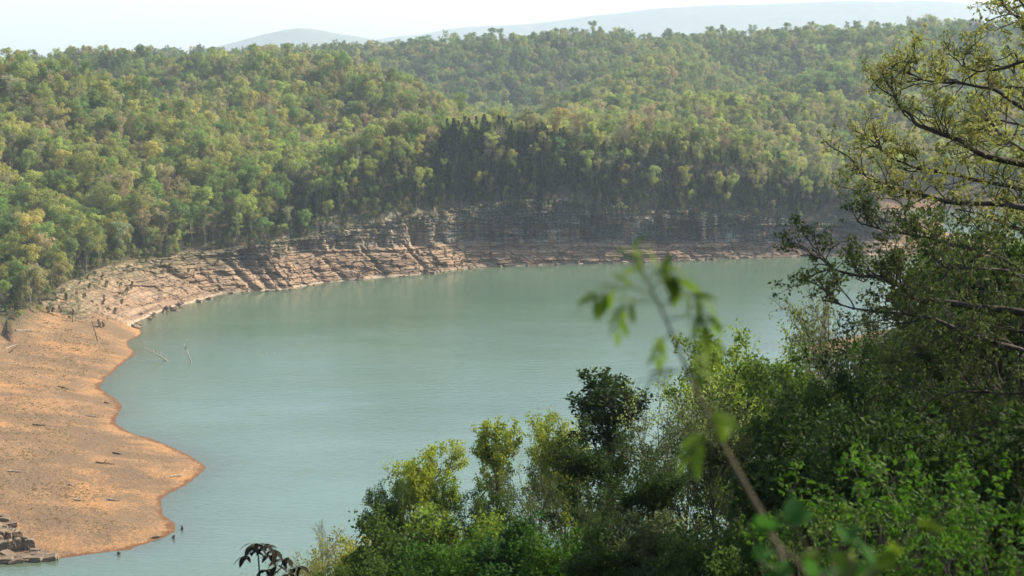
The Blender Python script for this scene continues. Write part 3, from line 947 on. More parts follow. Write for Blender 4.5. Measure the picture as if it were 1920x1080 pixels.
def zone(i):
    px = tpx[i]
    k = int(np.searchsorted([65, 130, 195, 260, 330, 400, 480, 560, 660, 760, 860, 910, 960, 1010, 1120, 1250, 1350, 1450], px))
    return ["by the left picture edge", "left above the clay beach", "above the beach's middle", "above the beach's head",
            "above the pale rock slope", "above the bare rock slope", "above the bank's gullies", "above the cleft bluff end",
            "above the sunlit alcoves", "above the sunlit cliff", "above the arched hollow", "left on the conifer hilltop", "on the conifer hilltop", "right on the conifer hilltop",
            "above the grey cliff", "on the shaded bluff", "right on the shaded bluff", "near the bluff's right end", "at the bluff's low end"][k]
def row(i):
    e = edge_d[i]
    return "in front" if e < 7 else ("second rank" if e < 16 else ("third rank" if e < 28 else "far back"))
KINDN = ["rounded", "tall high-branched", "broad", "thin-leaved", "low-branched", "tall broad", "nearly bare", "wide domed", "narrow upright", "flat-topped"]
for i in ind_b:
    o = empty("broadleaf_tree", (gx[i], gy[i], tz[i]), rot[i], scl[i])
    tag(o, f"{KINDN[proto[i]]} {PNAME[pal[i]]} tree, {row(i)}, {zone(i)}", "tree", "spring trees along the far shore")
    for nm, me in zip(("trunk", "crown"), PROT_B[proto[i]]):
        c = link(nm, me, o); c["tint"] = [float(v) for v in tint[i]]
CN = ["dark pointed", "short dark", "tall dark"]
for i in ind_c:
    o = empty("cedar_tree", (gx[i], gy[i], tz[i]), rot[i], scl[i])
    tag(o, f"{CN[protoC[i]]} cedar, {row(i)}, {zone(i)}", "tree", "cedars along the far shore")
    for nm, me in zip(("trunk", "crown"), PROT_C[protoC[i]]):
        c = link(nm, me, o); c["tint"] = [float(v) for v in tint[i]]

def single_out(objs):
    by = {}
    for o in objs: by.setdefault(o["label"], []).append(o)
    ords = ["leftmost", "second", "third", "fourth", "fifth", "sixth", "seventh", "eighth", "ninth", "tenth", "eleventh", "twelfth", "thirteenth", "fourteenth", "fifteenth", "sixteenth"]
    for lab, os_ in by.items():
        if len(os_) < 2: continue
        os_.sort(key=lambda o: o.location.x / o.location.y)
        for k, o in enumerate(os_):
            o["label"] = lab + (", " + ({2: ["left one", "right one"], 3: ["left one", "middle one", "right one"]}.get(len(os_)) or [w + " from left" if w != "leftmost" else w for w in ords])[k])
single_out([o for o in COL.objects if o.name.startswith(("broadleaf_tree", "cedar_tree"))])

def instancer(name, pts, scale, rotz, tints, idx, protos, label=None):
    """a wood that reads as one mass: points carrying tree meshes"""
    pcol = bpy.data.collections.new(name + "_kinds")
    for q, (trunk, crown) in enumerate(protos):
        V1 = bpy.data.meshes.new(name + "_kind")
        import bmesh
        bm = bmesh.new(); bm.from_mesh(trunk); bm.faces.ensure_lookup_table(); n0 = len(bm.faces)
        bm.from_mesh(crown); bm.faces.ensure_lookup_table()
        for f in bm.faces[n0:]:
            f.material_index = 1
        bm.to_mesh(V1); bm.free()
        V1.materials.append(trunk.materials[0]); V1.materials.append(crown.materials[0])
        po = bpy.data.objects.new(f"{q:02d}_" + name, V1); pcol.objects.link(po)
    me = bpy.data.meshes.new(name)
    me.vertices.add(len(pts)); me.vertices.foreach_set("co", np.asarray(pts, np.float32).ravel())
    for nm, ty, dat in (("size", 'FLOAT', scale), ("turn", 'FLOAT', rotz), ("tall", 'FLOAT', np.random.default_rng(3).uniform(0.78, 1.25, len(pts)))):
        a = me.attributes.new(nm, ty, 'POINT'); a.data.foreach_set("value", np.asarray(dat, np.float32))
    a = me.attributes.new("kindex", 'INT', 'POINT'); a.data.foreach_set("value", np.asarray(idx, np.int32))
    a = me.attributes.new("tint", 'FLOAT_COLOR', 'POINT')
    a.data.foreach_set("color", np.concatenate([tints, np.ones((len(tints), 1))], 1).astype(np.float32).ravel())
    o = link(name, me)
    ng = bpy.data.node_groups.new(name, 'GeometryNodeTree')
    ng.interface.new_socket("Geometry", in_out='INPUT', socket_type='NodeSocketGeometry')
    ng.interface.new_socket("Geometry", in_out='OUTPUT', socket_type='NodeSocketGeometry')
    N, L = ng.nodes, ng.links
    gi, go = N.new("NodeGroupInput"), N.new("NodeGroupOutput")
    iop = N.new("GeometryNodeInstanceOnPoints"); ci = N.new("GeometryNodeCollectionInfo")
    ci.inputs[0].default_value = pcol; ci.inputs[1].default_value = True; ci.inputs[2].default_value = True
    def named(nm, ty):
        a = N.new("GeometryNodeInputNamedAttribute"); a.data_type = ty; a.inputs[0].default_value = nm
        return [s for s in a.outputs if s.enabled][0]
    L.new(gi.outputs[0], iop.inputs["Points"]); L.new(ci.outputs[0], iop.inputs["Instance"])
    iop.inputs["Pick Instance"].default_value = True
    L.new(named("kindex", 'INT'), iop.inputs["Instance Index"])
    cx = N.new("ShaderNodeCombineXYZ"); L.new(named("turn", 'FLOAT'), cx.inputs[2])
    L.new(cx.outputs[0], iop.inputs["Rotation"])
    cs = N.new("ShaderNodeCombineXYZ"); sz = named("size", 'FLOAT')
    for k in range(2): L.new(sz, cs.inputs[k])
    mz = N.new("ShaderNodeMath"); mz.operation = 'MULTIPLY'; L.new(sz, mz.inputs[0]); L.new(named("tall", 'FLOAT'), mz.inputs[1]); L.new(mz.outputs[0], cs.inputs[2])
    L.new(cs.outputs[0], iop.inputs["Scale"])
    L.new(iop.outputs[0], go.inputs[0])
    md = o.modifiers.new("trees", 'NODES'); md.node_group = ng
    tag(o, kind="stuff", label=label)
    return o
rest = ~solo
# undergrowth that closes the wood below the crowns
ux = np.concatenate([gx + rng.uniform(-3.5, 3.5, n) for _ in range(2)]); uy = np.concatenate([gy + rng.uniform(-3.5, 3.5, n) for _ in range(2)])
uk = (uy < 1050) & (np.concatenate([edge_d, edge_d]) < 70); ux, uy = ux[uk], uy[uk]
uz, ud, ud2, _ = terrain(ux, uy, True)
uk = (ud > ud2 - 2); ux, uy, uz = ux[uk], uy[uk], uz[uk]; nu = len(ux)
ut = PAL[rng.choice([0, 1, 2, 3, 6], nu)] * rng.uniform(0.6, 1.05, (nu, 1))
instancer("undergrowth", np.stack([ux, uy, uz - 0.5], 1), rng.uniform(0.18, 0.42, nu), rng.uniform(0, 6.3, nu), ut, rng.choice([0, 2, 4], nu), PROT_B)
allidx = np.where(isC, protoC + len(PROT_B), proto)
instancer("woodland", np.stack([gx, gy, tz], 1)[rest], scl[rest], rot[rest], tint[rest], allidx[rest], PROT_B + PROT_C)
print("WOODS", n, "solo", len(ind_b), len(ind_c))

# ------------------------------------------------------------------ haze
def haze():
    bx = np.array([[-16500, -1500, -30], [16500, -1500, -30], [16500, 17000, -30], [-16500, 17000, -30],
                   [-16500, -1500, 620], [16500, -1500, 620], [16500, 17000, 620], [-16500, 17000, 620]], float)
    q = [[0, 3, 2, 1], [4, 5, 6, 7], [0, 1, 5, 4], [1, 2, 6, 5], [2, 3, 7, 6], [3, 0, 4, 7]]
    m, nt, N, L, P = new_mat("haze_air")
    N.remove(P)
    pv = N.new("ShaderNodeVolumePrincipled")
    pv.inputs["Color"].default_value = (0.72, 0.85, 1.0, 1)
    pv.inputs["Density"].default_value = HAZE
    pv.inputs["Anisotropy"].default_value = 0.1
    L.new(pv.outputs[0], N["Material Output"].inputs["Volume"])
    tag(link("haze", mesh_np("haze", bx, q, [m])), kind="stuff")
HAZE = 0.000075
haze()
# ------------------------------------------------------------------ the near slope: trees in leaf
def near_tree(seed, H_=12.0, wid=3.2, n1=14, n2=8, n3=6, nl=22, leaf=0.115, base=0.25, lean=0.0, spread=0.75, bark=None, clus=0.16):
    rng = np.random.default_rng(seed)
    bark = bark or M_NBARK
    tr = branch_set(np.array([[0, 0, -0.6]]), np.array([[lean + rng.normal() * .06, rng.normal() * .06, 1]]), [H_ * 0.9], rng, 10, 0.5, 0.08)
    tr[0, :, :2] -= np.linspace(0, 1, 10)[:, None] * tr[0, -1:, :2]
    t = np.sort(rng.uniform(base, 0.98, (1, n1)), 1)
    p, T = along(tr, t)
    dr = side_dirs(T, rng.uniform(0.3, spread, (1, n1)), rng, 0.15)[0]
    ln = wid * (0.4 + 0.85 * np.sin(math.pi * np.clip((t[0] - base) / (1.15 - base), 0, 1) ** 0.7)) * rng.uniform(0.7, 1.25, n1)
    L1 = branch_set(p[0], dr, ln, rng, 7, 0.9, 0.16)
    p2, T2 = along(L1, rng.uniform(0.2, 0.98, (n1, n2)))
    L2 = branch_set(p2.reshape(-1, 3), side_dirs(T2, rng.uniform(0.4, 0.95, (n1, n2)), rng, 0.15).reshape(-1, 3), rng.uniform(0.22, 0.5, n1 * n2) * wid, rng, 5, 0.3, 0.2)
    p3, T3 = along(L2, rng.uniform(0.25, 1.0, (n1 * n2, n3)))
    L3 = branch_set(p3.reshape(-1, 3), side_dirs(T3, rng.uniform(0.3, 0.95, (n1 * n2, n3)), rng, 0.2).reshape(-1, 3), rng.uniform(0.08, 0.2, n1 * n2 * n3) * wid, rng, 3, 0.3, 0.2)
    b2, b3 = len(L2), len(L3)
    r0 = 0.011 * H_
    V, Q, M = merge([(*tubes(tr, rad(tr, [r0], [r0 * 0.18]), 7), 0), (*tubes(L1, rad(L1, np.full(n1, r0 * 0.36), np.full(n1, r0 * 0.09)), 5), 0),
                     (*tubes(L2, rad(L2, np.full(b2, r0 * 0.12), np.full(b2, r0 * 0.05)), 3), 0), (*tubes(L3, rad(L3, np.full(b3, r0 * 0.05), np.full(b3, r0 * 0.022)), 3), 0)])
    trunk = mesh_np("near_trunk", V, Q, [bark], smooth=True)
    VT = V
    keepb = rng.random(b3) < 0.9
    L3 = L3[keepb]
    # leaves sit in small tufts on the twigs, each tuft of its own fullness
    k = max(1, nl // 8)
    c, _ = along(L3, rng.uniform(0.3, 1.0, (len(L3), k)))
    c = c.reshape(-1, 3)
    c = np.repeat(c, 8, axis=0)
    C = c + rng.normal(size=(len(c), 3)) * np.array([clus, clus, clus * 0.9]) * wid * 0.24
    V, Q = leaf_quads(C, rng.uniform(0.6, 1.4, len(C)) * leaf * 1.15, rng, 0.12, 0.6, 0.3)
    crown = mesh_np("near_crown", V, Q, [M_NLEAF])
    return trunk, crown, float(max(np.percentile(V[:, 2], 99.6), np.percentile(VT[:, 2], 99.5)))

NP = {
    "full": near_tree(301, 12, 3.4, 16, 8, 6, 24, 0.13),
    "slim": near_tree(302, 13, 2.3, 18, 7, 6, 18, 0.12, 0.22, spread=0.55),
    "round": near_tree(303, 11, 3.6, 15, 9, 6, 28, 0.12, 0.3),
    "airy": near_tree(304, 12, 3.8, 13, 7, 6, 9, 0.12, 0.3, spread=0.8),
    "bare": near_tree(305, 10, 2.8, 14, 7, 6, 1, 0.05, 0.25, bark=M_GBARK, spread=0.6),
    "dense": near_tree(306, 10, 3.4, 18, 9, 6, 24, 0.11, 0.12, spread=0.85),
    "spray": near_tree(307, 12, 4.2, 14, 9, 7, 15, 0.10, 0.2, spread=0.9),
}
NS = {
    "bush": near_tree(311, 4.0, 2.0, 18, 7, 5, 24, 0.10, 0.02, spread=1.1, clus=0.22),
    "twiggy": near_tree(312, 4.5, 1.9, 20, 7, 5, 9, 0.075, 0.02, spread=0.8, bark=M_GBARK, clus=0.22),
    "leafy": near_tree(313, 4.2, 1.5, 11, 4, 3, 12, 0.08, 0.35, spread=0.7, clus=0.11),
}
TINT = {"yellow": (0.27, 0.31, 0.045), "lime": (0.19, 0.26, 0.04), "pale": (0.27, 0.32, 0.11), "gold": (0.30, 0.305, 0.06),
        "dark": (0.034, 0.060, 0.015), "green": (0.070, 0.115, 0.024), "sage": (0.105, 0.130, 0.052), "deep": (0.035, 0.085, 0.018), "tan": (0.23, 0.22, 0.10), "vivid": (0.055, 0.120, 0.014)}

def plant(name, cat, px, py, Y, proto, w, tint, label, group, table, seed):
    topp = at_Y(px, py, Y)
    zg = zt(topp[0], Y)
    h = max(topp[2] - zg, 1.0) * 1.03
    tr, cr, h0 = table[proto]
    ws = w * (0.35 + 0.65 * h / h0)
    o = empty(name, (topp[0], Y, zg), seed * 1.7, (ws, ws, h / h0))
    tag(o, label, cat, group)
    link("trunk" if cat == "tree" else "stem", tr, o)
    c = link("crown" if cat == "tree" else "foliage", cr, o)
    t = np.array(TINT[tint]) * (0.9 + 0.2 * ((seed * 37) % 10) / 10)
    c["tint"] = [float(v) for v in t]
    for ch in o.children:
        ch["tint"] = [float(v) for v in t]
    return o

G1 = "trees on the near slope"
near_list = [
    (775, 848, 74, "full", 0.85, "yellow", "yellow-green spring tree standing leftmost on the near slope against the water"),
    (835, 905, 73, "slim", 0.75, "lime", "thin-topped green tree just right of the leftmost yellow-green tree"),
    (730, 905, 72, "round", 0.7, "green", "green lower crown at the foot of the leftmost yellow-green tree"),
    (930, 802, 80, "slim", 0.95, "yellow", "slender yellow-green tree with an open pointed crown against the water"),
    (1003, 832, 84, "airy", 0.55, "pale", "pale thin-leaved tree between the slender one and the golden one"),
    (1062, 785, 82, "round", 0.75, "yellow", "yellowest round-topped tree left of the tall dark tree"),
    (1140, 714, 70, "slim", 1.35, "dark", "tall dark green tree rising above its neighbours mid slope"),
    (1010, 880, 66, "spray", 0.75, "sage", "grey-green spreading tree below the pale thin-leaved one"),
    (1110, 830, 56, "dense", 1.0, "dark", "dark dense tree below the tall dark green one"),
    (1230, 775, 60, "spray", 0.9, "sage", "grey-green tree right of the tall dark green one"),
    (1300, 735, 66, "spray", 0.95, "pale", "pale airy crown beside the blurred sprig"),
    (1360, 690, 70, "round", 1.1, "lime", "bright lime crown right of the blurred sprig"),
    (1420, 655, 74, "full", 1.05, "lime", "lime tree next to the airy tree over the water"),
    (1478, 600, 76, "airy", 0.85, "lime", "airy light green tree with visible limbs in front of the red clay point"),
    (1545, 578, 72, "bare", 0.8, "tan", "nearly leafless grey tree in front of the red clay point"),
    (1600, 560, 62, "spray", 0.8, "sage", "grey-green tree under the oak's lowest limb"),
    (1560, 690, 56, "full", 0.9, "green", "green tree below the red clay point"),
    (1650, 640, 50, "dense", 0.9, "dark", "dark dense tree right of the red clay point"),
    (1460, 745, 52, "spray", 0.9, "green", "spreading green tree in front of the lime trees"),
    (1340, 800, 48, "dense", 0.9, "sage", "grey-green thicket tree behind the blurred stem"),
    (1230, 880, 42, "dense", 0.85, "dark", "dark thicket tree low in the middle of the slope"),
    (1120, 930, 44, "spray", 0.75, "green", "green spreading tree low left of the dark thicket"),
    (900, 930, 62, "round", 0.75, "green", "rounded green tree below the slender yellow-green one"),
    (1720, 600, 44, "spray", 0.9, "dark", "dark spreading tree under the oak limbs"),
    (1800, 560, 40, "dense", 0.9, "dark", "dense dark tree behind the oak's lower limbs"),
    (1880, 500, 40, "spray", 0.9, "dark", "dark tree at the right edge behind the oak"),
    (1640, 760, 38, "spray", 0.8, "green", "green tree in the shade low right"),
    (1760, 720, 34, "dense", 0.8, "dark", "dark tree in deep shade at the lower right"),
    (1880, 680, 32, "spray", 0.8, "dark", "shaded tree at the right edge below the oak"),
    (1520, 840, 38, "dense", 0.75, "sage", "grey-green tree right of the blurred stem"),
    (1420, 900, 34, "spray", 0.65, "dark", "dark spreading tree behind the blurred stem's foot"),
    (1930, 420, 52, "dense", 1.0, "dark", "dark tree cut by the right edge behind the oak"),
    (1840, 460, 56, "full", 0.9, "green", "green tree behind the oak limbs near the right edge"),
    (605, 985, 66, "bare", 0.45, "tan", "bare forked sapling over the golden bushes at the bottom left"),
    (660, 1012, 64, "bare", 0.4, "tan", "bare twiggy sapling right of the bare forked one"),
]
for k, (px, py, Y, pr, w, ti, lab) in enumerate(near_list):
    plant("slope_tree", "tree", px, py, Y, pr, w, ti, lab, G1, NP, k + 1)

G2 = "bushes on the near slope"
bush_list = [
    (585, 1025, 62, "twiggy", 1.0, "gold", "golden bush at the bottom left of the near slope"),
    (640, 1012, 60, "twiggy", 1.1, "tan", "tan bush among the bare saplings"),
    (690, 1020, 58, "bush", 0.9, "gold", "golden-green bush at the foot of the leftmost yellow-green tree"),
    (500, 1062, 58, "twiggy", 0.9, "tan", "pale twiggy bush behind the dark big-leaved sapling"),
    (545, 1050, 56, "twiggy", 0.7, "tan", "small pale bush right of the dark big-leaved sapling"),
    (760, 980, 54, "bush", 1.2, "green", "green bush below the leftmost yellow-green tree"),
    (840, 965, 56, "bush", 1.2, "lime", "lime bush left of the green thicket"),
    (900, 1010, 42, "bush", 1.1, "vivid", "vivid green bush at the bottom middle"),
    (980, 1000, 40, "bush", 1.1, "deep", "deep green bush at the bottom middle"),
    (1060, 1010, 36, "bush", 1.0, "vivid", "vivid green bush right of the deep green one"),
    (820, 1030, 44, "bush", 1.0, "deep", "deep green bush at the bottom left of the vivid one"),
    (720, 1040, 48, "bush", 1.0, "green", "green bush cut by the bottom edge left of centre"),
    (1150, 1010, 32, "bush", 0.9, "dark", "dark bush cut by the bottom edge right of centre"),
    (1250, 980, 32, "bush", 0.9, "sage", "grey-green bush near the bottom, left of the blurred stem"),
    (1330, 1000, 28, "bush", 0.8, "dark", "dark bush near the bottom under the blurred stem"),
    (1450, 980, 26, "bush", 0.8, "green", "green bush near the bottom right of the blurred stem"),
    (1555, 870, 14, "leafy", 1.0, "vivid", "young bright-leaved shrub lowest left of the shaded corner"),
    (1640, 880, 12, "leafy", 0.9, "vivid", "young bright-leaved shrub with upright shoots low right"),
    (1730, 850, 13, "leafy", 1.0, "vivid", "tallest young bright-leaved shrub in the shaded corner"),
    (1800, 900, 11, "leafy", 0.8, "vivid", "young bright-leaved shrub near the lower right corner"),
    (1870, 880, 12, "leafy", 1.0, "vivid", "young bright-leaved shrub at the right edge low down"),
    (1700, 960, 10, "leafy", 0.7, "vivid", "small bright shrub at the bottom right"),
    (1590, 960, 11, "leafy", 0.8, "green", "small green shrub by the blurred broad leaves"),
    (1890, 960, 10, "leafy", 0.8, "vivid", "small bright shrub in the lower right corner"),
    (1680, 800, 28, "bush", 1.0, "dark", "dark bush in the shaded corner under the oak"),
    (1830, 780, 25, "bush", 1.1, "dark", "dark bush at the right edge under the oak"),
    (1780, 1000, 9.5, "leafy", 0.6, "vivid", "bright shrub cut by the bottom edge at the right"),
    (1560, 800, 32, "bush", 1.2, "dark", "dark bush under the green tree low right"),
]
for k, (px, py, Y, pr, w, ti, lab) in enumerate(bush_list):
    plant("bush", "bush", px, py, Y, pr, w, ti, lab, G2, NS, k + 50)

# wood beyond the right edge: unseen trees added to shade the near slope
def unseen_shade_woods():
    rng = np.random.default_rng(88)
    pts, sc_, ti = [], [], []
    for x in np.arange(17, 60, 4.5):
        for y in np.arange(2, 75, 4.5):
            xx, yy = x + rng.uniform(-1.8, 1.8), y + rng.uniform(-1.8, 1.8)
            if xx / yy < 0.40 or rng.random() < 0.15: continue
            z = zt(xx, yy)
            s = rng.uniform(0.95, 1.35)
            if xx < 24: s = min(s, (106.5 - z) / 12.0)
            if s < 0.3: continue
            pts.append((xx, yy, z)); sc_.append(s); ti.append(np.array(TINT[("dark", "green", "sage")[rng.integers(0, 3)]]))
    ks = [NP["full"][:2], NP["dense"][:2], NP["spray"][:2]]
    instancer("unseen_shade_woods", np.array(pts), np.array(sc_), rng.uniform(0, 6.28, len(pts)), np.array(ti), rng.integers(0, 3, len(pts)), ks)
unseen_shade_woods()

# ------------------------------------------------------------------ the oak on the right: limbs traced at its distance
def oak(seed, Yo, name, label, tp, R, limbs, tint, leafy):
    rng = np.random.default_rng(seed)
    bx = at_Y(2080, 500, Yo)[0]
    zg = zt(bx, Yo)
    org = np.array([bx, Yo, zg])
    root = empty(name, org)
    tag(root, label, "tree")
    # trunk, standing just outside the frame
    tp = np.array(tp)
    P = [np.array([0, 0, -0.6])]
    for a, b in tp:
        P.append(at_Y(a, b, Yo) - org)
    P[0][0] = 0.1
    P = np.array(P)[None]
    R = np.array([R])
    V, Q = tubes(P, R, 9)
    link("trunk", mesh_np("oak_trunk", V, Q, [M_NBARK], smooth=True), root)
    crownV = []
    for pts, r0, Ye in limbs:
        n = len(pts)
        pts3 = []
        for k, (a, b) in enumerate(pts):
            yy = Yo + (Ye - Yo) * min(1.0, k / 3)
            pts3.append(at_Y(a, b, yy) - org)
        pts3 = np.array(pts3)
        # finer, slightly crooked
        s = np.linspace(0, n - 1, (n - 1) * 5 + 1)
        A = np.stack([np.interp(s, np.arange(n), pts3[:, k]) for k in range(3)], 1)
        A += np.stack([fbm(s * 1.3 + r0 * 100, s * 0 + k, 90 + k, 3) for k in range(3)], 1) * 0.10
        ker = np.array([0.25, 0.5, 0.25]); B = A.copy()
        for k in range(3): B[1:-1, k] = np.convolve(A[:, k], ker, 'valid')
        A = B
        A[0] = pts3[0]
        m = len(A)
        Rr = np.linspace(r0, 0.012, m)
        parts = [(*tubes(A[None], Rr[None], 7), 0)]
        # side branches
        Ltot = np.linalg.norm(np.diff(A, axis=0), axis=1).sum()
        nb = int(Ltot * leafy)
        t = rng.uniform(0.22, 1.0, (1, nb))
        p, T = along(A[None], t)
        d = side_dirs(T, rng.uniform(0.5, 1.2, (1, nb)), rng, 0.25)[0]
        d[:, 1] *= 0.8
        ln = rng.uniform(0.45, 1.5, nb) * (1.15 - 0.5 * t[0])
        L1 = branch_set(p[0], d, ln, rng, 7, 0.3, 0.3)
        p2, T2 = along(L1, rng.uniform(0.25, 1, (nb, 6)))
        L2 = branch_set(p2.reshape(-1, 3), side_dirs(T2, rng.uniform(0.4, 1.1, (nb, 6)), rng, 0.25).reshape(-1, 3), rng.uniform(0.15, 0.5, nb * 6), rng, 5, 0.4, 0.3)
        b2 = len(L2)
        parts.append((*tubes(L1, rad(L1, np.full(nb, 0.017), np.full(nb, 0.006)), 4), 0))
        parts.append((*tubes(L2, rad(L2, np.full(b2, 0.007), np.full(b2, 0.0035)), 3), 0))
        V, Q, M = merge(parts)
        link("limb", mesh_np("oak_limb", V, Q, [M_NBARK], smooth=True), root)
        tip = np.concatenate([L2[:, -1], L1[:, -1], along(L2, rng.uniform(0.4, 0.8, (b2, 1)))[0].reshape(-1, 3)[rng.random(b2) < 0.4]])
        tip = tip[rng.random(len(tip)) < 0.88]
        c = np.repeat(tip, 9, axis=0)
        crownV.append(c + rng.normal(size=c.shape) * np.array([0.045, 0.045, 0.03]))
    C = np.concatenate(crownV)
    V, Q = leaf_quads(C, rng.uniform(0.05, 0.11, len(C)), rng, 0.3, 0.55, 0.1)
    cr = link("crown", mesh_np("oak_crown", V, Q, [M_NLEAF]), root)
    cr["tint"] = list(tint)
    print("LEAVES", name, len(C))
oak(77, 34.0, "oak_tree", "oak with crooked dark limbs and pale new leaves reaching in from the right edge",
    [[2083, 640], [2080, 500], [2075, 380], [2070, 250], [2050, 100], [2030, -60]], [0.30, 0.24, 0.21, 0.19, 0.16, 0.12, 0.09], [
        ([(2078, 345), (1985, 325), (1893, 300), (1840, 287), (1800, 257), (1753, 243), (1713, 227), (1688, 200), (1672, 160), (1668, 125)], 0.095, 33.0),
        ([(2074, 270), (1990, 235), (1913, 197), (1867, 172), (1797, 152), (1740, 150), (1692, 128)], 0.07, 35.0),
        ([(2065, 150), (1990, 110), (1920, 112), (1873, 132), (1838, 138), (1800, 118)], 0.06, 33.5),
        ([(2050, 60), (1960, 50), (1915, 40), (1885, 10), (1862, -30)], 0.055, 34.5),
        ([(2060, 110), (1985, 60), (1930, 20), (1890, -20)], 0.05, 32.5),
        ([(2079, 440), (1990, 400), (1887, 387), (1793, 380), (1747, 367), (1680, 350), (1630, 332), (1602, 300)], 0.08, 34.0),
        ([(2078, 400), (1980, 372), (1880, 345), (1800, 330), (1720, 318), (1655, 285), (1625, 250)], 0.06, 35.5),
        ([(2079, 470), (1990, 450), (1920, 430), (1850, 405), (1790, 395)], 0.06, 36.0),
        ([(2075, 300), (1990, 275), (1930, 240), (1880, 225), (1830, 205)], 0.05, 36.5),
        ([(2070, 230), (1990, 200), (1940, 170), (1900, 160), (1860, 165)], 0.05, 37.0),
        ([(2077, 330), (2000, 330), (1950, 310), (1900, 265), (1870, 250)], 0.05, 32.0),
    ], (0.29, 0.29, 0.095), 5.2)
oak(78, 31.0, "shade_tinted_limbs", "low dark limbs over the water under the oak, leaf colour darkened for shade", [[2100, 900], [2095, 760], [2090, 640], [2085, 560]], [0.26, 0.22, 0.19, 0.16, 0.10], [
        ([(2091, 640), (1980, 600), (1880, 578), (1793, 567), (1713, 557), (1693, 533), (1663, 520), (1613, 517), (1557, 500), (1520, 470)], 0.095, 31.0),
        ([(2086, 580), (1960, 530), (1850, 470), (1760, 450), (1680, 440), (1605, 412)], 0.06, 33.0),
        ([(2093, 700), (1960, 670), (1860, 640), (1760, 600), (1680, 590), (1600, 575), (1545, 560)], 0.06, 30.0),
        ([(2092, 660), (1950, 620), (1850, 610), (1790, 640), (1700, 680)], 0.05, 32.0),
        ([(2094, 720), (1970, 720), (1880, 740), (1800, 730), (1720, 760)], 0.05, 31.0),
        ([(2087, 590), (1980, 560), (1900, 510), (1830, 500), (1760, 505)], 0.05, 30.0),
        ([(2096, 780), (1980, 790), (1890, 800), (1800, 830)], 0.045, 30.0),
    ], (0.075, 0.100, 0.030), 5.5)  # lower limbs set apart, their leaves tinted dark to stand for shade

# ------------------------------------------------------------------ close to the lens: sprig and broad leaves, out of focus
def blade(L_, W_, fold=0.18, curl=0.25):
    """a leaf blade along +X, folded on its midrib"""
    xs = np.array([0.0, 0.12, 0.3, 0.5, 0.72, 0.9, 1.0]); w = np.array([0.04, 0.55, 0.92, 1.0, 0.78, 0.38, 0.02])
    V, Q = [], []
    for x, ww in zip(xs, w):
        z = -curl * x * x * L_
        V += [(x * L_, -ww * W_ / 2, z + fold * ww * W_ / 2), (x * L_, 0, z), (x * L_, ww * W_ / 2, z + fold * ww * W_ / 2)]
    for i in range(len(xs) - 1):
        a = 3 * i
        Q += [(a, a + 3, a + 4, a + 1), (a + 1, a + 4, a + 5, a + 2)]
    return np.array(V), np.array(Q)

from mathutils import Matrix
def put_leaf(parent, me, p, d, roll):
    """leaf object at p (local) pointing along d"""
    d = Vector(d).normalized()
    q = d.to_track_quat('X', 'Z')
    o = link("leaf", me, parent, tuple(p))
    o.rotation_euler = (q.to_matrix() @ Matrix.Rotation(roll, 3, 'X')).to_euler()
    return o

M_SPRIG = leaf_mat("sprig_leaf", (0.10, 0.17, 0.022), 0.5, 0.25)
M_BROAD = leaf_mat("broad_leaf", (0.032, 0.10, 0.022), 0.45, 0.3, 1.0)
M_BROADY = leaf_mat("broad_young_leaf", (0.10, 0.16, 0.02), 0.45, 0.3)
M_RED = leaf_mat("dark_red_leaf", (0.020, 0.017, 0.010), 0.12, 0.4, 0.8)
M_STEM = bark_mat("young_stem", (0.07, 0.06, 0.035), (0.13, 0.11, 0.07), 30.0)

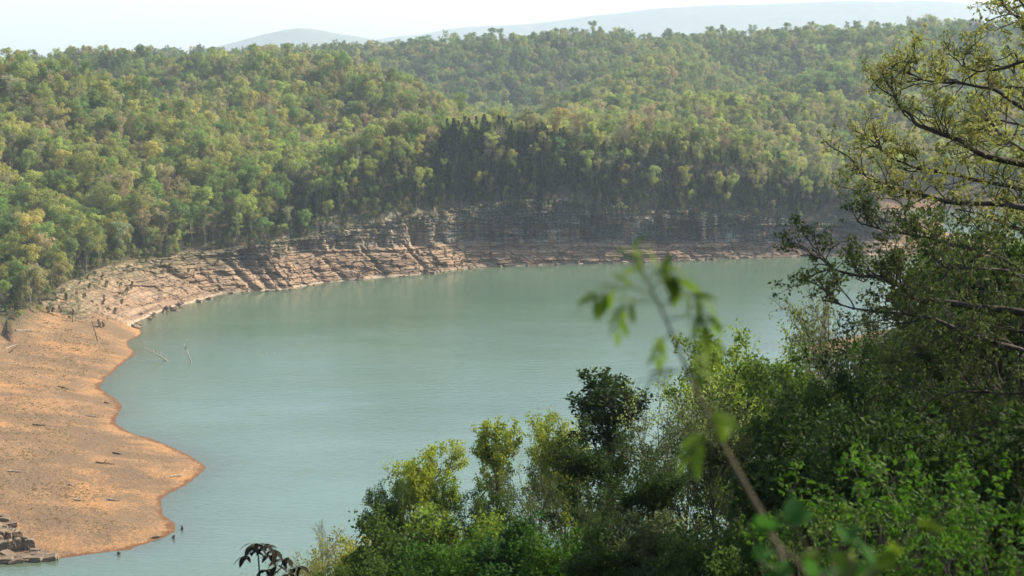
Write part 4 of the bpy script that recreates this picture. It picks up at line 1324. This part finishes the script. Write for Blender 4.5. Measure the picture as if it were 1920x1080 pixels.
def sprig():
    rng = np.random.default_rng(9)
    Y0 = 2.3
    def w(px, py, dy=0.0): return at_Y(px, py, Y0 + dy)
    base = w(1505, 2000); base[2] = zt(base[0], Y0)
    root = empty("locust_sapling", base)
    tag(root, "blurred leafy sprig on a thin arching stem close to the viewer over the water", "sapling")
    pts = [base - [0, 0, 0.05], w(1500, 1700), w(1490, 1300), w(1470, 1060), w(1440, 985), w(1400, 915), w(1345, 815), w(1300, 720), w(1270, 650), w(1236, 570), w(1215, 530), w(1195, 487)]
    pts = np.array(pts) - base
    n = len(pts); s = np.linspace(0, n - 1, 60)
    A = np.stack([np.interp(s, np.arange(n), pts[:, k]) for k in range(3)], 1)
    V, Q = tubes(A[None], np.concatenate([np.linspace(0.006, 0.0042, 22), np.linspace(0.0042, 0.0009, 38)])[None], 8)
    link("stem", mesh_np("sprig_stem", V, Q, [M_STEM], smooth=True), root)
    LM = [mesh_np("sprig_leaf", *blade(l, l * r), [M_SPRIG], smooth=True) for l, r in ((0.040, 0.42), (0.032, 0.45), (0.046, 0.38))]
    # leaf stalks: pixel paths and how many leaflets sit on each
    stalks = [([(1215, 530), (1190, 500), (1188, 470)], 4, 0.8), ([(1228, 555), (1180, 535), (1140, 545), (1112, 566)], 6, 0.9), ([(1232, 565), (1190, 565), (1165, 585), (1156, 618)], 5, 0.7),
              ([(1240, 575), (1275, 545), (1310, 560), (1328, 592)], 7, 1.0), ([(1250, 600), (1290, 590), (1325, 610), (1338, 640)], 7, 1.0), ([(1222, 540), (1250, 515), (1275, 530)], 5, 0.9),
              ([(1262, 635), (1290, 640), (1312, 655)], 4, 0.8), ([(1258, 625), (1240, 640), (1232, 668)], 3, 0.7), ([(1285, 690), (1250, 700), (1215, 712)], 4, 0.7),
              ([(1287, 695), (1300, 690), (1318, 705)], 3, 0.7), ([(1320, 765), (1345, 775), (1358, 788)], 2, 0.9), ([(1335, 800), (1310, 830), (1295, 855)], 2, 1.1), ([(1215, 530), (1235, 500), (1260, 512)], 4, 0.8)]
    for pp, k, sz in stalks:
        k += 3
        dy = rng.uniform(-0.06, 0.06)
        q = np.array([w(a, b, dy * i / len(pp)) for i, (a, b) in enumerate(pp)]) - base
        m = len(q); s = np.linspace(0, m - 1, 12)
        B = np.stack([np.interp(s, np.arange(m), q[:, j]) for j in range(3)], 1)
        V, Q = tubes(B[None], np.linspace(0.0013, 0.0006, 12)[None], 4)
        st = link("leaf_stalk", mesh_np("leaf_stalk", V, Q, [M_SPRIG], smooth=True), root)
        t = np.linspace(0.3, 1.0, k)
        p, T = along(B[None], t[None])
        for i in range(k):
            side = 1 if i % 2 else -1
            T_ = T[0, i]; perp = np.cross(T_, [0, 1, 0.2])
            d = T_ * (0.7 if i < k - 1 else 1.5) + perp * side * 0.7 + np.array([0, rng.normal() * 0.3, -0.25])
            o = put_leaf(st, LM[rng.integers(0, 3)], p[0, i], d, rng.uniform(-0.8, 0.8))
            o.scale = (sz,) * 3
sprig()

def broad():
    rng = np.random.default_rng(19)
    Y0 = 2.1
    c = at_Y(1560, 1075, Y0)
    base = at_Y(1590, 1400, Y0); base[2] = zt(base[0], Y0)
    root = empty("broadleaf_seedling", base)
    tag(root, "blurred broad green leaves close to the viewer at the bottom edge", "sapling")
    LM = [mesh_np("broad_leaf", *blade(l, l * r, 0.12, 0.2), [m], smooth=True) for l, r, m in ((0.068, 0.66, M_BROAD), (0.056, 0.64, M_BROAD), (0.06, 0.62, M_BROADY))]
    ends = [(1440, 1000, 0), (1490, 985, 0), (1420, 1050, 1), (1500, 1040, 2), (1560, 1050, 1), (1520, 1085, 0), (1600, 1075, 2), (1640, 1060, 0), (1590, 1020, 1), (1470, 1085, 1), (1680, 1040, 2), (1660, 1095, 1), (1730, 985, 2), (1560, 1110, 0), (1620, 1110, 2)]
    forks = np.array([at_Y(1570, 1180, Y0), at_Y(1600, 1250, Y0 + 0.05)]) - base
    A = np.stack([np.interp(np.linspace(0, 2, 14), [0, 1, 2], [0.0 if k < 2 else -0.05, forks[1][k], forks[0][k]]) for k in range(3)], 1)
    V, Q = tubes(A[None], np.linspace(0.005, 0.0025, 14)[None], 6)
    link("stem", mesh_np("seedling_stem", V, Q, [M_STEM], smooth=True), root)
    for (a, b, m) in ends:
        e = at_Y(a, b, Y0 + rng.uniform(-0.12, 0.12)) - base
        f = forks[rng.integers(0, 2)]
        mid = (f + e) / 2 + np.array([0, 0, 0.02])
        B = np.stack([np.interp(np.linspace(0, 2, 8), [0, 1, 2], [f[k], mid[k], e[k]]) for k in range(3)], 1)
        V, Q = tubes(B[None], np.linspace(0.0025, 0.0012, 8)[None], 4)
        st = link("leaf_stalk", mesh_np("leaf_stalk", V, Q, [M_STEM], smooth=True), root)
        d = (e - f) * 0.6 + np.array([rng.normal() * 0.1, rng.normal() * 0.08, -0.01])
        for sp in (-0.9, 0.0, 0.9):
            ca, sa = math.cos(sp), math.sin(sp)
            d3 = np.array([d[0] * ca - d[2] * sa, d[1] + rng.normal() * 0.03, d[0] * sa + d[2] * ca])
            o = put_leaf(st, LM[m], e, d3, rng.uniform(-0.9, 0.9)); o.scale = (0.72 if sp == 0 else 0.55,) * 3
broad()

def dark_sapling():
    rng = np.random.default_rng(29)
    Y0 = 20.0
    def w(px, py, dy=0.0): return at_Y(px, py, Y0 + dy)
    base = w(492, 1200); base[2] = zt(base[0], Y0)
    root = empty("buckeye_sapling", base)
    tag(root, "dark sapling with drooping reddish black leaves at the bottom left", "sapling")
    LM = [mesh_np("sapling_leaf", *blade(l, l * 0.42, 0.2, 0.35), [M_RED], smooth=True) for l in (0.15, 0.12, 0.18)]
    def tube(pp, r0, r1, name="stem"):
        q = np.array([p if len(p) == 3 else w(*p) - base for p in pp]); m = len(q); s = np.linspace(0, m - 1, 16)
        B = np.stack([np.interp(s, np.arange(m), q[:, j]) for j in range(3)], 1)
        V, Q = tubes(B[None], np.linspace(r0, r1, 16)[None], 6)
        return link(name, mesh_np("sapling_stem", V, Q, [M_NBARK], smooth=True), root)
    tube([np.array([0, 0, -0.1]), (490, 1150), (487, 1080), (484, 1040), (484, 1022)], 0.02, 0.007)
    tube([(487, 1100), (505, 1085), (527, 1065), (530, 1050)], 0.012, 0.006, "limb")
    tube([(487, 1110), (520, 1095), (545, 1072), (562, 1062)], 0.01, 0.005, "limb")
    tufts = [(484, 1020, 9), (470, 1022, 5), (500, 1022, 6), (515, 1033, 6), (460, 1043, 5), (505, 1042, 5), (530, 1050, 7), (540, 1048, 5), (520, 1062, 5), (562, 1062, 5), (550, 1066, 4), (498, 1068, 4), (540, 1078, 5), (475, 1035, 5), (488, 1030, 5)]
    for a, b, k in tufts:
        p = w(a, b, rng.uniform(-0.15, 0.15)) - base
        for i in range(k):
            an = 2 * math.pi * i / k + rng.uniform(0, 0.8)
            d = np.array([math.cos(an), math.sin(an) * 0.8, rng.uniform(-0.55, 0.1)])
            put_leaf(root, LM[rng.integers(0, 3)], p + rng.normal(size=3) * 0.012, d, rng.uniform(-0.4, 0.4))
dark_sapling()

# ------------------------------------------------------------------ things on the shore and in the water
def hit(px, py):
    """ground point under a pixel"""
    dx, dy, dz = ray(px, py)
    t = np.linspace(200, 900, 1600)
    z = terrain(dx * t, dy * t)
    below = np.where(H + dz * t < np.maximum(z, 0.0))[0]
    k = below[0] if len(below) else len(t) - 1
    return np.array([dx * t[k], dy * t[k], max(z[k], 0.0)])

def rock_mesh(name, sx, sy, sz, seed, m, flat=0.0):
    """an angular stone: box cut into a grid, corners knocked off, faces roughened"""
    rng = np.random.default_rng(seed)
    import bmesh
    bm = bmesh.new()
    bmesh.ops.create_cube(bm, size=2.0)
    bmesh.ops.subdivide_edges(bm, edges=bm.edges[:], cuts=2, use_grid_fill=True)
    for v in bm.verts:
        c = np.array(v.co)
        l = np.abs(c)
        cut = 1.0 - 0.10 * (l.sum() - 1.0) * (0.6 + 0.5 * rng.random())
        c = c * cut + rng.normal(size=3) * 0.06
        v.co = (c[0] * sx, c[1] * sy, c[2] * sz)
    me = bpy.data.meshes.new(name); bm.to_mesh(me); bm.free()
    me.materials.append(m)
    return me

def stone_mat():
    m, nt, N, L, P = new_mat("shore_stone")
    tc = N.new("ShaderNodeTexCoord")
    n = noise(N, L, 0.9, 6, mapping(N, L, tc.outputs["Object"], (0.7, 0.7, 2.5)), 0.65)
    r = ramp(N, [(0.3, (0.045, 0.034, 0.024)), (0.5, (0.15, 0.105, 0.062)), (0.68, (0.24, 0.17, 0.10))])
    L.new(n.outputs[0], r.inputs[0]); L.new(r.outputs[0], P.inputs["Base Color"])
    P.inputs["Roughness"].default_value = 0.9
    bump(N, L, n.outputs[0], 0.7, 0.3, P)
    return m
M_STONE = stone_mat()

def ledge():
    rng = np.random.default_rng(33)
    c = hit(30, 1035)
    root = empty("rock_ledge", c)
    tag(root, "pile of tawny broken rock slabs at the water's edge in the lower left corner", "rock")
    meshes = [rock_mesh("slab", 1.0, 1.0, 1.0, 400 + k, M_STONE) for k in range(6)]
    tiers = [  # px, py, half sizes in metres, turn, tilt
        (8, 1050, 2.2, 1.6, .5), (30, 1053, 1.8, 1.3, .45), (52, 1049, 1.5, 1.2, .5), (70, 1049, 1.6, 1.2, .5), (92, 1047, 1.8, 1.2, .5), (104, 1046, .8, .7, .4), (38, 1044, 1.3, 1.1, .4), (60, 1041, 1.8, 1.3, .4), (80, 1041, 1.3, 1.2, .4),
        (14, 1042, 1.6, 1.3, .6), (5, 1028, 1.5, 1.2, 1.0), (18, 1030, .9, .9, 1.4), (28, 1030, .7, .8, 1.2), (36, 1029, .8, .9, 1.5), (47, 1026, .8, .9, 1.6), (56, 1026, 1.2, 1.2, 1.3), (66, 1035, 1.3, 1.0, .5),
        (2, 1006, 1.7, 1.5, 1.2), (18, 1007, 1.4, 1.4, 1.0), (32, 1006, 1.2, 1.2, 1.1), (8, 998, 2.0, 1.4, .4), (26, 997, 1.5, 1.2, .35), (4, 988, 1.6, 1.2, .5), (22, 985, 1.3, 1.1, .5), (10, 974, 1.3, 1.0, .4), (2, 971, 1.2, 1.0, .6), (-14, 1050, 2.4, 1.6, .7), (-12, 1020, 2.0, 1.6, 1.4), (-14, 995, 2.0, 1.6, 1.2)]
    for k, (px, py, a, b, h) in enumerate(tiers):
        p = hit(px, min(py + 2, 1054))
        o = link("slab", meshes[k % 6], root, tuple(p - c + np.array([0, 0, h * 0.62])))
        o.scale = (a, b, h * 1.15)
        o.rotation_euler = (rng.normal() * .10, rng.normal() * .12, rng.normal() * 0.35)
ledge()

def bluff_boulders():
    """fallen blocks along the foot of the bluff, pieces of it"""
    rng = np.random.default_rng(44)
    par = bpy.data.objects["rock_bluff"]
    meshes = [rock_mesh("boulder", 1, 1, 1, 500 + k, M_STONE) for k in range(5)]
    n = 90
    for k in range(n):
        j = int(rng.uniform(0.04, 0.97) * (len(BPATH) - 1))
        off = rng.uniform(-2.5, 2.4) if rng.random() < 0.75 else rng.uniform(-9, -2.5)
        s = rng.uniform(0.35, 1.15) * (1.3 if rng.random() < 0.12 else 1)
        x = BPATH[j, 0] + BNX[j] * off; y = BPATH[j, 1] + BNY[j] * off
        z = 0.15 if off > 0 else min(-off, BPATH[j, 2]) / BPATH[j, 2] * BPATH[j, 3] * 0.9
        o = link("boulder", meshes[k % 5], par, (x, y, z))
        o.scale = (s * rng.uniform(.9, 1.6), s * rng.uniform(.8, 1.3), s * rng.uniform(.5, .9))
        o.rotation_euler = (rng.normal() * .3, rng.normal() * .3, rng.uniform(0, 6.3))
bluff_boulders()

def snag(name, label, cat, path, r0, r1, mat, forks=0, seed=0, group=None, flen=(1, 2.5)):
    """dead wood: a tapering pole along 3-D path with forks; path in world metres, first point on ground or water"""
    rng = np.random.default_rng(seed)
    path = np.array(path, float); base = path[0].copy()
    root = empty(name, base); tag(root, label, cat, group)
    q = path - base; m = len(q); s = np.linspace(0, m - 1, 14)
    A = np.stack([np.interp(s, np.arange(m), q[:, j]) for j in range(3)], 1)
    A[1:] += rng.normal(size=A[1:].shape) * r0 * 0.35
    V, Q = tubes(A[None], np.linspace(r0, r1, 14)[None], 6)
    link("trunk", mesh_np("snag_trunk", V, Q, [mat], smooth=True), root)
    for k in range(forks):
        p, T = along(A[None], np.array([[rng.uniform(0.3, 0.9)]]))
        d = side_dirs(T, np.array([[rng.uniform(0.4, 0.9)]]), rng, 0.35)[0]
        B = branch_set(p[0], d, [rng.uniform(*flen)], rng, 6, 0.3, 0.15)
        V, Q = tubes(B, rad(B, [r1 * 1.3], [r1 * 0.5]), 4)
        link("branch", mesh_np("snag_branch", V, Q, [mat], smooth=True), root)
    return root

def W(px, py, z=0.0):
    x, y = at_z(px, py, z); return np.array([float(x), float(y), z])
def up(px, py, Y): return at_Y(px, py, Y)

b = W(316, 676); snag("lake_snag", "fallen grey dead tree leaning out of the lake by the left shore", "dead tree", [b - [0, 0, .6], up(300, 668, b[1] - 1), up(285, 660, b[1] - 2), up(270, 651, b[1] - 3)], 0.34, 0.11, M_WOOD, 7, 1, flen=(1.0, 2.8))
b = W(360, 680); snag("lake_snag", "forked pale dead tree standing upright in the lake", "dead tree", [b - [0, 0, .6], up(356, 672, b[1]), up(351, 660, b[1]), up(346, 650, b[1])], 0.28, 0.10, M_WOOD, 6, 2, flen=(1.2, 2.6))
b = W(486, 665); snag("lake_stake", "tallest thin grey stake standing in the lake", "stake", [b - [0, 0, .4], up(486, 653, b[1])], 0.10, 0.06, M_WOOD, 1, 3, "stakes in the lake", (.4, .8))
b = W(499, 666); snag("lake_stake", "thin middle stake of the three in the lake", "stake", [b - [0, 0, .4], up(499, 656, b[1])], 0.06, 0.04, M_WOOD, 0, 4, "stakes in the lake")
b = W(514, 666); snag("lake_stake", "short right-hand stake of the three in the lake", "stake", [b - [0, 0, .4], up(515, 661, b[1])], 0.09, 0.06, M_WOOD, 0, 5, "stakes in the lake")
for k, (px, py, lab) in enumerate([(341, 993, "dark stump poking from the water off the clay point"), (325, 1010, "dark stump in the shallows below the clay point"), (222, 1040, "dark low log end in the water near the rock slabs")]):
    b = W(px, py); snag("water_stump", lab, "stump", [b - [0, 0, .5], b + [0.05, 0, 0.35], b + [0.12, 0.05, 0.75 if k < 2 else 0.4]], 0.32, 0.16, M_DWOOD, 2, 20 + k, "stumps off the clay point", (.2, .5))
b = hit(183, 640); snag("beach_snag", "leaning dead trunk standing on the beach slope", "dead tree", [b - [0, 0, .3], up(178, 622, b[1]), up(172, 600, b[1])], 0.22, 0.06, M_DWOOD, 4, 6, flen=(.8, 1.8))
b = hit(136, 605); snag("beach_snag", "small dark dead sapling near the forest edge on the left bank", "dead tree", [b - [0, 0, .3], up(136, 592, b[1]), up(137, 580, b[1])], 0.16, 0.05, M_DWOOD, 6, 7, flen=(.8, 2.0))
logs = [(10, 655, 34, 646, "long weathered log lying by the left edge below the wood"), (18, 662, 30, 652, "pale short log lying by the left edge below the wood"), (30, 632, 66, 622, "dark fallen trunk under the wood at the left edge"), (5, 622, 22, 634, "branchy dark log at the very left edge"),
        (202, 937, 224, 942, "dark log lying on the lower clay beach"), (62, 797, 84, 800, "grey driftwood branch on the middle of the beach"), (128, 909, 136, 912, "short dark log on the lower beach"), (212, 850, 226, 853, "dark root-wad on the beach near the point"),
        (140, 938, 152, 940, "dark twiggy driftwood on the beach below the middle"), (180, 868, 215, 872, "long thin driftwood pole on the beach"), (320, 895, 345, 893, "driftwood pole near the clay point"), (286, 1010, 302, 1009, "dark debris log near the clay tip at the bottom"), (160, 780, 186, 784, "thin grey driftwood on the upper beach"), (110, 725, 128, 731, "dark brush log at the top of the beach"), (15, 885, 40, 886, "thin grey branch low on the beach at the left"), (196, 755, 205, 758, "small dark log near the upper cove")]
for k, (a, b_, c, d, lab) in enumerate(logs):
    p, q = hit(a, b_), hit(c, d)
    p = p + [0, 0, 0.12]; q = q + [0, 0, 0.18]
    snag("driftwood_log", lab, "log", [p, (p + q) / 2 + [0, 0, 0.1], q], 0.26 if k % 3 else 0.18, 0.09, M_DWOOD if k % 2 else M_WOOD, 3 if k in (3, 7, 8, 2) else 1, 60 + k, "driftwood on the beach", (.5, 1.4))
# pale snag on the far spit
b = np.array([*at_Y(1657, 405, 868.0)]); b[2] = zt(b[0], b[1])
snag("beach_snag", "pale upright dead trunk on the far spit behind the oak", "dead tree", [b - [0, 0, .3], b + [0, 0, 3], b + [.2, 0, 6.5]], 0.25, 0.10, M_WOOD, 3, 8, flen=(.8, 1.6))

# dry grass and weed tufts on the beach: nobody could count them
def dry_grass():
    rng = np.random.default_rng(55)
    x = rng.uniform(-235, -60, 60000); y = rng.uniform(335, 625, 60000)
    z, d, d2, s_ = terrain(x, y, True)
    px, py = to_px(x, y, z)
    dens = fbm(x / 22, y / 13, 81, 4) + 0.25 * fbm(x / 4, y / 4, 82, 2)
    k = (d > 7) & (z > 1.2) & (px > -120) & (dens + rng.normal(size=len(x)) * 0.12 > 0.05 - 0.25 * sstep(470, 560, y)) & (d < d2 + 8)
    C = np.stack([x, y, z], 1)[k][:4000]
    n = len(C)
    V = []; Q = []
    a = rng.uniform(0, 6.28, (n, 4)); h = rng.uniform(0.05, 0.20, (n, 4)) ; w = rng.uniform(0.10, 0.30, (n, 4))
    dx, dy = np.cos(a) * w, np.sin(a) * w
    lean = rng.normal(size=(n, 4, 2)) * 0.18
    c = C[:, None] + np.concatenate([rng.normal(size=(n, 4, 2)) * 0.3, np.zeros((n, 4, 1))], 2)
    b0 = c + np.stack([-dx, -dy, 0 * dx - .05], -1); b1 = c + np.stack([dx, dy, 0 * dx - .05], -1)
    t1 = c + np.stack([dx * .5 + lean[..., 0], dy * .5 + lean[..., 1], h], -1); t0 = c + np.stack([-dx * .7 + lean[..., 0], -dy * .7 + lean[..., 1], h * 0.85], -1)
    V = np.stack([b0, b1, t1, t0], 2).reshape(-1, 3); Q = np.arange(len(V)).reshape(-1, 4)
    m = leaf_mat("dry_grass", (0.30, 0.215, 0.115), 0.4, 0.3)
    tag(link("dry_grass", mesh_np("dry_grass", V, Q, [m])), kind="stuff")
dry_grass()

# scrub clinging to the ledges of the bluff and the bare bank
def scrub():
    rng = np.random.default_rng(66)
    pts, sc_, ro, ti, ix = [], [], [], [], []
    for k in range(700):
        j = int(rng.uniform(0.0, 1.0) * (len(BPATH) - 1))
        pxx = BPX[j]
        d1, z1, d2, z2 = BPATH[j, 2:6]
        if pxx < 460:
            f = rng.uniform(0.35, 1.15); off = f * d2; z = min(f, 1) * z2 * 0.98
        else:
            f = rng.random()
            dark = pxx > 900
            if not dark and rng.random() < 0.6: continue
            if f < (0.5 if not dark else 0.25): off = d2 + rng.uniform(0, 5); z = z2 + (off - d2) * 0.7
            elif dark or f > 0.85: t = rng.uniform(0.15, 1) if dark else rng.uniform(0.5, 1); off = d1 + (d2 - d1) * t - 0.5; z = z1 + (z2 - z1) * t
            else: continue
        pts.append((BPATH[j, 0] - BNX[j] * off, BPATH[j, 1] - BNY[j] * off, z - 0.4)); 
        big = 1.0 if pxx < 460 else 1.35
        c = pxx > 520 and rng.random() < 0.7
        if pxx < 460 and rng.random() < 0.6: pts.pop(); continue
        sc_.append(rng.uniform(0.10, 0.26) * big * (1.5 if c else 1)); ro.append(rng.uniform(0, 6.3))
        ti.append(np.array([0.03, 0.052, 0.025]) * rng.uniform(.8, 1.3) if c else np.array([[.10, .11, .045], [.14, .11, .06], [.08, .11, .035]][rng.integers(0, 3)]) * rng.uniform(.8, 1.2))
        ix.append(len(PROT_B) + rng.integers(0, 3) if c else [0, 2, 4, 6][rng.integers(0, 4)])
    instancer("ledge_scrub", np.array(pts), np.array(sc_), np.array(ro), np.array(ti), np.array(ix), PROT_B + PROT_C)
scrub()

# ------------------------------------------------------------------ the house on the skyline
def house():
    Yh = 2020.0
    p = at_Y(1831, 50, Yh)
    zb = zt(p[0], Yh)
    root = empty("hilltop_house", (p[0], Yh, zb)); tag(root, "pale house with a long grey roof on the distant skyline at the right", "house")
    wz = at_Y(1831, 46, Yh)[2] - zb; rz = at_Y(1831, 39, Yh)[2] - zb
    wx = 7.3; wy = 5.0
    def plain(name, c, rough=0.7):
        m, nt, N, L, P = new_mat(name)
        g = N.new("ShaderNodeTexCoord"); n = noise(N, L, 1.5, 3, g.outputs["Object"])
        r = ramp(N, [(0.3, tuple(v * 0.85 for v in c)), (0.7, c)]); L.new(n.outputs[0], r.inputs[0]); L.new(r.outputs[0], P.inputs["Base Color"]); P.inputs["Roughness"].default_value = rough
        return m
    def box(name, x0, x1, y0, y1, z0, z1, m, par):
        V = [(x, y, z) for z in (z0, z1) for y in (y0, y1) for x in (x0, x1)]
        Q = [(0, 2, 3, 1), (4, 5, 7, 6), (0, 1, 5, 4), (1, 3, 7, 5), (3, 2, 6, 7), (2, 0, 4, 6)]
        return link(name, mesh_np("house_" + name, V, Q, [m]), par)
    mw = plain("house_wall", (0.62, 0.60, 0.56)); mr = plain("house_roof", (0.26, 0.22, 0.22)); mg = plain("window_glass", (0.04, 0.05, 0.06), 0.15)
    w = box("wall", -wx, wx, -wy, wy, -2, wz, mw, root)
    V = [(-wx - .6, -wy - .8, wz - .2), (wx + .6, -wy - .8, wz - .2), (wx + .6, wy + .8, wz - .2), (-wx - .6, wy + .8, wz - .2), (-wx + 1.0, 0, rz), (wx - 1.0, 0, rz)]
    me = bpy.data.meshes.new("house_roof"); me.from_pydata(V, [], [(0, 1, 5, 4), (2, 3, 4, 5), (1, 2, 5), (3, 0, 4), (0, 3, 2, 1)]); me.materials.append(mr); me.update()
    r = link("roof", me, root)
    box("chimney", 2.5, 3.4, 0.8, 1.8, rz - 2.2, rz + 0.9, plain("house_brick", (0.3, 0.2, 0.16)), r)
    for x in (-5.2, -2.6, 0, 2.6, 5.2):
        wd = box("window", x - .7, x + .7, -wy - .06, -wy + .02, wz - 2.6, wz - 1.0, mw, root)
        box("pane", x - .55, x + .55, -wy - .09, -wy - .05, wz - 2.45, wz - 1.15, mg, wd)
house()
